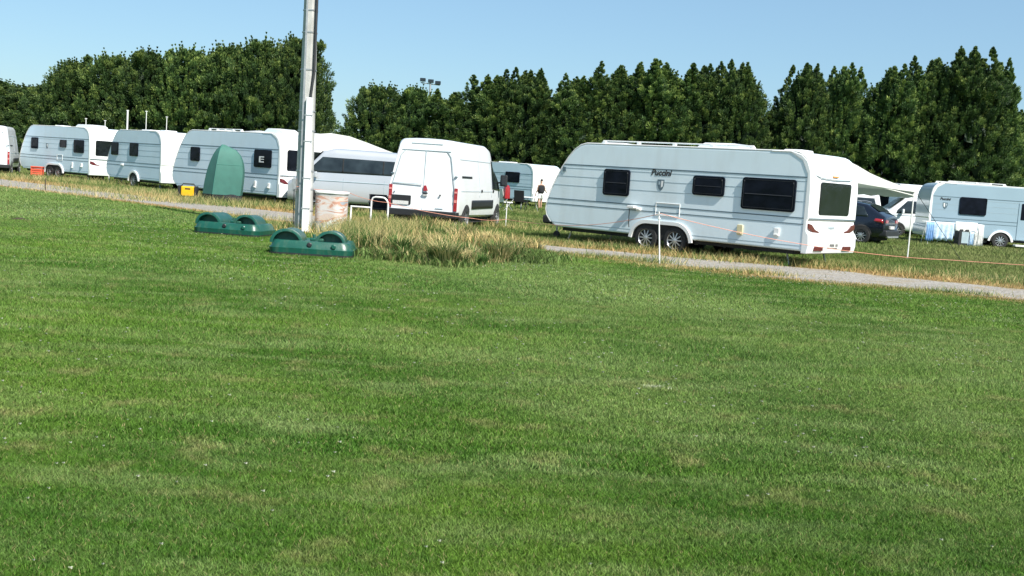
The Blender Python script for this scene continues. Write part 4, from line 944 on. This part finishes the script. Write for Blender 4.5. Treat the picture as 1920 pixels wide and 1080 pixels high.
# folding chair behind the hoop
def chair(label, x, y, rz, m1, m2='black', back_h=.85):
    rt = thing('camping_chair', label, 'chair', (x, y, 0), rz, 'folding camping chairs')
    MB().prism(rrect(-.26, .26, -.24, .24, .04), lambda u, v, d: (u, v, d), .42, .46).build('seat', M[m1], rt)
    MB().add([(-.26, .24, .44), (.26, .24, .44), (.26, .36, back_h), (-.26, .36, back_h), (-.26, .26, .44), (.26, .26, .44), (.26, .38, back_h), (-.26, .38, back_h)], [(0, 1, 2, 3), (4, 7, 6, 5), (0, 4, 5, 1), (1, 5, 6, 2), (2, 6, 7, 3), (3, 7, 4, 0)]).build('backrest', M[m1], rt)
    for s in (-1, 1):
        MB().tube([(s*.28, -.26, 0), (s*.28, .26, .62)], .014, 6).build('leg', M[m2], rt); MB().tube([(s*.28, .28, 0), (s*.28, -.24, .60)], .014, 6).build('leg', M[m2], rt)
        MB().box(*sorted((s*.24, s*.31)), -.24, .26, .61, .64).build('armrest', M['black'], rt)
    return rt
chair('black folding chair behind the hoop barrier left of the tall van', -3.95, 32.4, R(20), 'cloth_black')
chair('black folding chair by the half hidden caravan', .15, 55.6, R(160), 'cloth_black', back_h=1.0)
chair('white folding chair with a red jacket over it right of the tall van', -.55, 52.6, R(120), 'cloth_white', 'steel', 1.05)
bx = thing('red_jacket', 'red jacket hung over a chair back beside the tall van', 'jacket', (-.55, 52.3, 0), 0)
jk = MB()
for j, (hx, z) in enumerate(((.17, .62), (.17, .85), (.16, 1.05), (.12, 1.2), (.05, 1.24))):
    jk.v += [(hx*math.cos(2*math.pi*k/10), .14*math.sin(2*math.pi*k/10)*(1+.3*math.sin(k*2.1)), z) for k in range(10)]
jk.f = [(j*10+k, j*10+(k+1) % 10, (j+1)*10+(k+1) % 10, (j+1)*10+k) for j in range(4) for k in range(10)]
jk.build('jacket_cloth', M['red'], bx, smooth=True, auto=60)
tb_ = thing('camping_table', 'small white folding table between the tall van and the person', 'table', (.55, 56.2, 0), R(10))
MB().box(-.5, .5, -.3, .3, .66, .70).build('table_top', M['wplast'], tb_, bevel=.01)
for s in (-1, 1):
    MB().tube([(s*.45, -.25, 0), (s*.3, .25, .66)], .015, 6).build('leg', M['steel'], tb_); MB().tube([(s*.3, .25, 0), (s*.45, -.25, .66)], .015, 6).build('leg', M['steel'], tb_)

# drying rack with laundry
dr = thing('drying_rack', 'laundry rack hung with blue and white cloths in front of a caravan', 'drying rack', (18.15, 46.9, 0), R(8))
fb = MB()
for s in (-1, 1):
    fb.tube([(-1.15, s*.3, 0), (-1.15, 0, .95)], .014, 6); fb.tube([(1.15, s*.3, 0), (1.15, 0, .95)], .014, 6)
for q in (-.28, -.1, .1, .28): fb.tube([(-1.2, q, .95), (1.2, q, .95)], .008, 5)
fb.build('frame', M['wplast'], dr)
def hang(label, x0, x1, y, z1, z0, m, fold=.03, name='hanging_cloth'):
    b = MB(); n = 18
    for j in range(7):
        z = z1-(z1-z0)*j/6
        b.v += [(x0+(x1-x0)*k/n, y+fold*math.sin(k*1.3+j*.3)*(.3+j/6), z+(.03*math.sin(k*.9) if j == 6 else 0)) for k in range(n+1)]
    b.f = [(j*(n+1)+k, j*(n+1)+k+1, (j+1)*(n+1)+k+1, (j+1)*(n+1)+k) for j in range(6) for k in range(n)]
    o = b.build(name, M[m], None, smooth=True, auto=70); sl = o.modifiers.new('thick', 'SOLIDIFY'); sl.thickness = .008
    o.location = dr.location; o.rotation_euler = dr.rotation_euler; return tag(o, label, 'cloth', 'cloths hung on the laundry rack')
hang('bright blue cloth at the left end of the laundry rack', -1.3, -.98, -.34, .92, .16, 'cloth_blue')
hang('wide blue and white striped sheet on the left half of the laundry rack', -.98, -.12, -.36, .96, .22, 'cloth_pale', .05)
hang('white sheet draped over the top of the laundry rack', -.05, .9, -.38, 1.02, .62, 'cloth_white', .04)
hang('narrow pale blue towel on the right half of the laundry rack', .52, .78, -.40, .64, .05, 'cloth_pale')
hang('narrow white towel beside the narrow blue towel on the laundry rack', .80, .93, -.40, .7, .02, 'cloth_white')
hang('white shirt at the right end of the laundry rack', .98, 1.22, -.36, .95, .05, 'cloth_white')
bxk = thing('storage_box', 'dark storage box standing under the laundry rack', 'box', (18.35, 46.7, 0), R(8))
MB().box(-.05, .45, -.18, .2, .02, .72).build('case', M['black'], bxk, bevel=.02); MB().box(.08, .40, -.186, -.181, .15, .62).build('front_panel', M['trim2'], bxk)

# pole tips and floodlight mast
for i, (px, py, h, lb) in enumerate(((-25.6, 66.2, 3.35, 'thin white post tip over the twin axle caravan roof'), (-24.4, 66, 3.3, 'lowest white post tip between the first two caravans'), (-23.1, 66, 3.98, 'thick white post rising over the left end of the short caravan'), (-22.0, 66, 4.0, 'white post rising over the middle of the short caravan'), (-20.8, 66, 3.75, 'white post rising over the right end of the short caravan'))):
    q = thing('white_post', lb, 'post', (px, py, 0), 0, 'white posts behind the caravans')
    MB().tube([(0, 0, 0), (0, 0, h)], (.022 if i != 2 else .05), 8).build('post', M['wplast'], q)
    MB().box(-.06, .06, -.03, .03, h, h+.04).build('cap', M['wplast'], q)
fm = thing('floodlight_mast', 'tall sports floodlight mast with three lamps peeping over the trees', 'floodlight', (-9.4, 112, 0))
MB().tube([(0, 0, 0), (0, 0, 10.3)], [.16, .09], 8).build('mast', M['steel'], fm)
MB().tube([(-.95, 0, 10.22), (.95, 0, 10.08)], .05, 6).build('cross_arm', M['steel'], fm)
fm.location.z = .1
for k, zk in ((-.75, 10.5), (.05, 10.42), (.75, 10.3)):
    lo = MB().box(k-.28, k+.28, -.2, .12, zk-.17, zk+.17).build('lamp_head', M['navy'], fm, bevel=.04)
    MB().box(k-.24, k+.24, -.215, -.205, zk-.13, zk+.13).build('lamp_glass', M['glassg'], lo)
    MB().tube([(k, 0, 10.1), (k, 0, zk-.1)], .03, 6).build('bracket', M['steel'], lo)

# ------------------------------------------------------------------ the person
def skinned(name, pts, edges, rad, m, parent, sub=2, root=0):
    me = bpy.data.meshes.new(name); me.from_pydata(pts, edges, []); me.update(); me.materials.append(m)
    o = bpy.data.objects.new(name, me); COL.objects.link(o); o.parent = parent
    o.modifiers.new('skin', 'SKIN'); sd_ = me.skin_vertices[0].data
    for i, r_ in enumerate(rad): sd_[i].radius = r_ if isinstance(r_, tuple) else (r_, r_)
    sd_[root].use_root = True; s = o.modifiers.new('sub', 'SUBSURF'); s.levels = sub; s.render_levels = sub
    return o
pr = thing('person', 'person in black sleeveless top and white shorts walking beside the caravans', 'person', (1.2, 60.4, 0), R(200))
pr.scale = (1, .97, .97)
J = {'pelvis': (0, 0, .88), 'waist': (0, 0, 1.02), 'chest': (0, .01, 1.24), 'neckb': (0, .01, 1.38), 'neck': (0, .0, 1.44), 'head': (0, -.01, 1.52), 'headt': (0, -.01, 1.62),
     'shl': (-.15, .01, 1.34), 'ell': (-.24, -.05, 1.08), 'wrl': (-.42, -.22, .96), 'hal': (-.45, -.27, .93), 'shr': (.15, .01, 1.34), 'elr': (.20, .03, 1.08), 'wrr': (.26, -.08, .86), 'har': (.26, -.11, .78),
     'hil': (-.09, 0, .84), 'knl': (-.10, -.14, .47), 'anl': (-.10, -.10, .08), 'tol': (-.11, -.25, .035), 'hir': (.09, 0, .84), 'knr': (.10, .04, .46), 'anr': (.10, .16, .09), 'tor': (.10, .02, .035)}
RD = {'pelvis': (.14, .10), 'waist': (.125, .09), 'chest': (.15, .10), 'neckb': (.09, .07), 'neck': .05, 'head': (.07, .085), 'headt': (.065, .08), 'shl': .055, 'ell': .038, 'wrl': .026, 'hal': .028, 'shr': .055, 'elr': .038, 'wrr': .026, 'har': .028,
      'hil': .085, 'knl': .055, 'anl': .035, 'tol': .035, 'hir': .085, 'knr': .055, 'anr': .035, 'tor': .035}
K_ = list(J); E_ = [('pelvis', 'waist'), ('waist', 'chest'), ('chest', 'neckb'), ('neckb', 'neck'), ('neck', 'head'), ('head', 'headt'), ('chest', 'shl'), ('shl', 'ell'), ('ell', 'wrl'), ('wrl', 'hal'), ('chest', 'shr'), ('shr', 'elr'), ('elr', 'wrr'), ('wrr', 'har'), ('pelvis', 'hil'), ('hil', 'knl'), ('knl', 'anl'), ('anl', 'tol'), ('pelvis', 'hir'), ('hir', 'knr'), ('knr', 'anr'), ('anr', 'tor')]
pts = [J[k] for k in K_]; rad = [RD[k] for k in K_]; ed = [(K_.index(a), K_.index(b)) for a, b in E_]
for s, wr, ha in ((-1, 'wrl', 'hal'), (1, 'wrr', 'har')):     # five fingers each
    d = (Vector(J[ha])-Vector(J[wr])).normalized(); side = Vector((1, 0, 0)) if s > 0 else Vector((.5, -.5, .6)).normalized()
    for q, ln in ((-1.5, .055), (-.5, .07), (.5, .075), (1.5, .065), (2.6, .045)):
        i = len(pts); a = Vector(J[ha])+side*q*.013+d*.02; pts += [tuple(a), tuple(a+d*ln*.6+side*q*.002), tuple(a+d*ln+Vector((0, -.012, 0)))]; rad += [.010, .009, .007]
        ed += [(K_.index(ha), i), (i, i+1), (i+1, i+2)]
skinned('body', pts, ed, rad, M['skin'], pr, 2, 0)
def sub(names, scale): ks = [k for k in K_ if k in names]; return [J[k] for k in ks], [(ks.index(a), ks.index(b)) for a, b in E_ if a in ks and b in ks], [tuple(v*scale for v in (RD[k] if isinstance(RD[k], tuple) else (RD[k],)*2)) for k in ks]
p_, e_, r_ = sub(['pelvis', 'waist', 'chest', 'neckb', 'shl', 'shr'], 1.3); r_ = [(max(q_)+.03,)*2 for q_ in r_]; skinned('vest', p_, e_, r_, M['cloth_black'], pr, 2)
J2 = dict(J); tl = Vector(J['hil']).lerp(Vector(J['knl']), .75); tr_ = Vector(J['hir']).lerp(Vector(J['knr']), .75)
skinned('shorts', [(0, 0, .98), J['pelvis'], J['hil'], tuple(tl), J['hir'], tuple(tr_)], [(0, 1), (1, 2), (2, 3), (1, 4), (4, 5)], [(.15, .12), (.165, .125), (.11, .11), (.095, .095), (.11, .11), (.095, .095)], M['cloth_white'], pr, 2, 1)
skinned('hair', [(0, .03, 1.56), (0, .015, 1.64), (0, .0, 1.68)], [(0, 1), (1, 2)], [(.075, .08), (.078, .085), (.05, .06)], M['hair'], pr, 2)
for s in (-1, 1): MB().lathe([(.001, 0), (.009, .002), (.001, .006)], lambda a, b, d: (s*.03+a, -.098-d, 1.58+b), 8).build('eye', M['black'], pr)
MB().prism([(-.014, 1.535), (.014, 1.535), (.004, 1.575), (-.004, 1.575)], lambda u, v, d: (u, -.09-d*(1.58-v)*25, v), 0, .022).build('nose', M['skin'], pr)
for k, an in enumerate(('anl', 'anr')):
    a = J[an]; MB().box(a[0]-.05, a[0]+.05, a[1]-.2, a[1]+.06, -.0, .06).build('shoe', M['cloth_black'], pr, bevel=.02)

# ------------------------------------------------------------------ trees
def crown_mesh(name, H, Rr, leaders, seed, base=.25, dome=2.2, cut=False):
    g = np.random.default_rng(seed); C = []; NRM = []; SZ = []
    def env(q): return np.clip(1-np.abs(q)**dome, 0, 1)**.55
    nb = int(95*Rr*H/10*2.3)
    lob = g.uniform(0, 6.28, 6)
    hq = g.uniform(base/H, 1, nb); ang = g.uniform(0, 2*np.pi, nb)
    bodyH = H*(.90 if not cut else .97)
    rad = Rr*env(hq)*(1+.10*np.sin(2*ang+lob[0]+hq*11)+.12*np.sin(4*ang+lob[1]-hq*19)+.10*np.sin(7*ang+lob[2]+hq*31))*(.50+.56*g.uniform(0, 1, nb)**.5)*(.75+.25*np.clip(hq*5, 0, 1))
    C.append(np.c_[rad*np.cos(ang), rad*np.sin(ang), hq*bodyH])
    NRM.append(np.c_[np.cos(ang), np.sin(ang), .25+.8*hq]); SZ.append(g.uniform(.30, .62, nb))
    for (lx, ly, lh, lr) in leaders:
        m = int(46*lh/1.2); t = g.uniform(0, 1, m)**.9; a = g.uniform(0, 6.28, m); r_ = lr*1.35*(1-t)**1.0*g.uniform(.2, 1, m)**.6
        C.append(np.c_[lx+r_*np.cos(a), ly+r_*np.sin(a), H-lh+lh*t]); NRM.append(np.c_[np.cos(a)*.7, np.sin(a)*.7, .9+0*a]); SZ.append(.30*(1-t)**.9+.035)
    # single shoots that break the outline
    m = 340; hq = g.uniform(.3, .99, m)**.7; a = g.uniform(0, 6.28, m); r0 = Rr*env(hq)*g.uniform(.7, 1.0, m); L_ = g.uniform(.2, .85, m)
    for q in (0, .35, .7, 1.0):
        C.append(np.c_[(r0+.30*q*L_)*np.cos(a), (r0+.30*q*L_)*np.sin(a), hq*bodyH+q*L_]); NRM.append(np.c_[np.cos(a)*.4, np.sin(a)*.4, .95+0*a]); SZ.append(np.full(m, .17*(1-q)+.02))
    C = np.concatenate(C); Nn = np.concatenate(NRM); Nn /= np.linalg.norm(Nn, axis=1)[:, None]; SZ = np.concatenate(SZ)
    per = 115; n = len(C)*per
    P = np.repeat(C, per, 0); D = np.repeat(Nn, per, 0); sz = np.repeat(SZ, per)
    off = g.normal(0, 1, (n, 3)); off /= np.linalg.norm(off, axis=1)[:, None]; rr = g.uniform(0, 1, n)**.5
    # every clump is a drooping fan of sprays pushed outwards
    along = g.uniform(-.4, 1, n); P = P+D*(along*sz*.75)[:, None]+off*(sz*rr*(.62-.36*np.clip(along, 0, 1)))[:, None]
    dirn = D*.9+off*.75+np.array([0, 0, .28]); dirn /= np.linalg.norm(dirn, axis=1)[:, None]
    up = g.normal(0, 1, (n, 3)); sd = np.cross(dirn, up); sd /= np.linalg.norm(sd, axis=1)[:, None]
    ln = g.uniform(.08, .19, n)*np.where(sz < .2, .8, 1); wd = ln*g.uniform(.26, .42, n)
    V = np.empty((n, 4, 3), np.float32)
    V[:, 0] = P-dirn*ln[:, None]*.3; V[:, 1] = P+dirn*ln[:, None]*.2+sd*wd[:, None]*.5; V[:, 2] = P+dirn*ln[:, None]*.8; V[:, 3] = P+dirn*ln[:, None]*.15-sd*wd[:, None]*.5
    T = np.array([[0, 1, 2], [0, 2, 3]]); F = (np.arange(n)[:, None, None]*4+T[None]).reshape(-1)
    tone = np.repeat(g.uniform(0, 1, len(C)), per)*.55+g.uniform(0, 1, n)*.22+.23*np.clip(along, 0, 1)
    # inner shade foliage so the crown is dense
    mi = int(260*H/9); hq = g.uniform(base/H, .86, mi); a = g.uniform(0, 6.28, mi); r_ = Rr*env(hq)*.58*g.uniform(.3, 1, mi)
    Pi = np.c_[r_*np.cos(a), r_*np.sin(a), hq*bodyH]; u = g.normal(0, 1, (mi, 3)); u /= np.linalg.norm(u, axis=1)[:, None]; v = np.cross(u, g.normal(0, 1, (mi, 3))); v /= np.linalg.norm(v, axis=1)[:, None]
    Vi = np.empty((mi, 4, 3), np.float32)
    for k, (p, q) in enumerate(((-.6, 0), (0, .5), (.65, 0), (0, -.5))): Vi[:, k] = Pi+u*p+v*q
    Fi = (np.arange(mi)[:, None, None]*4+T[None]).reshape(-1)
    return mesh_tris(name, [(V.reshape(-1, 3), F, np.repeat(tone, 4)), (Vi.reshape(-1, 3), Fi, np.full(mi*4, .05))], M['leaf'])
def trunk_mesh(name, H, r, seed):
    g = random.Random(seed); b = MB()
    b.tube([(0, 0, -.05), (g.uniform(-.1, .1), 0, H*.3), (g.uniform(-.15, .15), g.uniform(-.1, .1), H*.65), (0, 0, H*.93)], [r, r*.8, r*.5, .02], 8)
    for k in range(22):
        z = .12*H+.72*H*k/22; a = k*2.4; l = (1.6*(1-z/H)+.5)
        b.tube([(0, 0, z), (l*.5*math.cos(a), l*.5*math.sin(a), z+.15*l), (l*math.cos(a), l*math.sin(a), z+.42*l)], [.07*(1-z/H)+.02, .04, .012], 5)
    me = bpy.data.meshes.new(name); me.from_pydata([tuple(p) for p in b.v], [], b.f); me.update(); me.materials.append(M['bark']); return me
KINDS = []
gl = random.Random(21)
for i, (H, Rr, ds, cut) in enumerate(((10, 2.7, 1.9, False), (10, 2.8, 2.3, False), (10, 2.6, 1.5, False), (8, 3.1, 3.4, True), (8, 2.9, 2.8, True), (10, 2.9, 2.0, False), (10, 2.6, 1.65, False))):
    l0 = gl.uniform(1.1, 2.0); ld = [(0, 0, l0, l0*gl.uniform(.30, .42))]
    for q in range(gl.choice((2, 3, 5)) if not cut else 3):
        a = gl.uniform(0, 6.28); d = gl.uniform(.4, 1.8); lh = (.6+d*gl.uniform(.9, 1.4)) if not cut else gl.uniform(.4, .9); ld.append((d*math.cos(a), d*math.sin(a), lh, lh*gl.uniform(.24, .40)))
    KINDS.append((H, crown_mesh('crown', H, Rr, ld, 40+i, dome=ds, cut=cut), trunk_mesh('trunk', H, .24, i)))
def tree(k, x, y, h, sx, rz, label, group):
    H, cm_, tm = KINDS[k]; t = thing('conifer_tree', label, 'tree', (x, y, 0), rz, group); s = h/H; t.scale = (sx, sx, s)
    link('crown', cm_, t); link('trunk', tm, t); return t
LT = [(-43.5, 93, 6.4, 3, 1.0), (-40, 92, 6.0, 4, 1.0), (-37.3, 90, 6.3, 3, .9), (-34.6, 87, 7.9, 4, .85), (-31.6, 87, 8.5, 3, .95), (-28.6, 86, 8.9, 4, .95), (-25.6, 86, 9.3, 3, .95), (-22.6, 86, 9.7, 4, 1.0), (-19.7, 85, 10.1, 3, .95), (-17.0, 84.5, 10.5, 4, .88),
      (-41.8, 96, 6.2, 4, 1.1), (-30, 90, 8.4, 3, 1.0), (-24, 90, 9.0, 4, 1.0), (-18.5, 88, 9.8, 4, .9)]
names = ['at the far left edge', 'second from the left edge', 'in the low dip left of the tall hedge-like row', 'starting the tall row above the first caravan', 'above the twin axle caravan roof', 'above the gap before the short caravan', 'above the short caravan', 'above the front of the sticker caravan', 'just left of the pole', 'directly behind the pole, tallest of the left row',
         'set back behind the far left low trees', 'set back over the twin axle caravan', 'set back over the short caravan', 'set back behind the pole']
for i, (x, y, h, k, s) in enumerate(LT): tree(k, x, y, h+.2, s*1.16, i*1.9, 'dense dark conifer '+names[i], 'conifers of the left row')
RT = [(-9.6, 76, 6.9, 3, .84), (-7.2, 76, 6.9, 4, .82), (-4.6, 75, 6.9, 6, .9), (-1.9, 75, 8.1, 2, 1.0), (.3, 75, 8.6, 5, .9), (3.3, 75, 8.4, 0, .95), (6.2, 75, 9.4, 6, .95), (9.2, 75, 9.7, 0, 1.08), (11.7, 75, 9.7, 1, .92), (14.2, 75, 10.0, 5, .88), (16.7, 76, 7.3, 2, .9),
      (18.6, 75, 10.2, 1, .85), (20.9, 75, 10.3, 6, .85), (24.2, 75, 10.4, 5, 1.0), (27.0, 75, 11.2, 0, .95), (29.2, 75, 11.8, 1, 1.05), (31.3, 75.5, 11.3, 6, .85), (35.2, 79, 8.6, 2, 1.0),
      (-3.2, 79, 6.4, 1, 1.0), (1.8, 79, 7.0, 3, 1.0), (7.6, 79, 7.4, 1, 1.0), (13, 79, 7.6, 5, 1.0), (22.6, 79, 6.6, 1, 1.0), (29.5, 79, 8.6, 3, 1.1)]
n2 = ['at the left end of the right row, rounded', 'rounded one under the floodlights', 'low one just right of the floodlights', 'above the white panel van cab', 'above the half hidden caravan', 'above the person and the nose of the largest caravan', 'pointed, above the front roof of the largest caravan', 'above the first window of the largest caravan', 'above the lettering of the largest caravan', 'above the roof unit of the largest caravan, by the sky notch', 'lowest one in the notch over the largest caravan',
      'left of the pair over the rear of the largest caravan', 'right of the pair over the rear of the largest caravan', 'broad one over the white awning', 'over the awning pole', 'tallest of all, over the laundry rack', 'last tall one over the right hand caravan', 'dark and low at the far right edge',
      'set back between the floodlights and the van', 'set back above the half hidden caravan', 'set back above the front of the largest caravan', 'set back over the middle of the largest caravan', 'set back over the awning slope', 'set back over the laundry rack']
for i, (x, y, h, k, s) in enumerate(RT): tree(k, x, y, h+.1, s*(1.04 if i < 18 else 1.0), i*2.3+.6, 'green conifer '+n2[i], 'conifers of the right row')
# low bush in the gap and field edge beyond
tree(4, -12.2, 100, 3.1, .8, .4, 'low dark bush in the sky gap between the two tree rows', 'conifers of the left row')
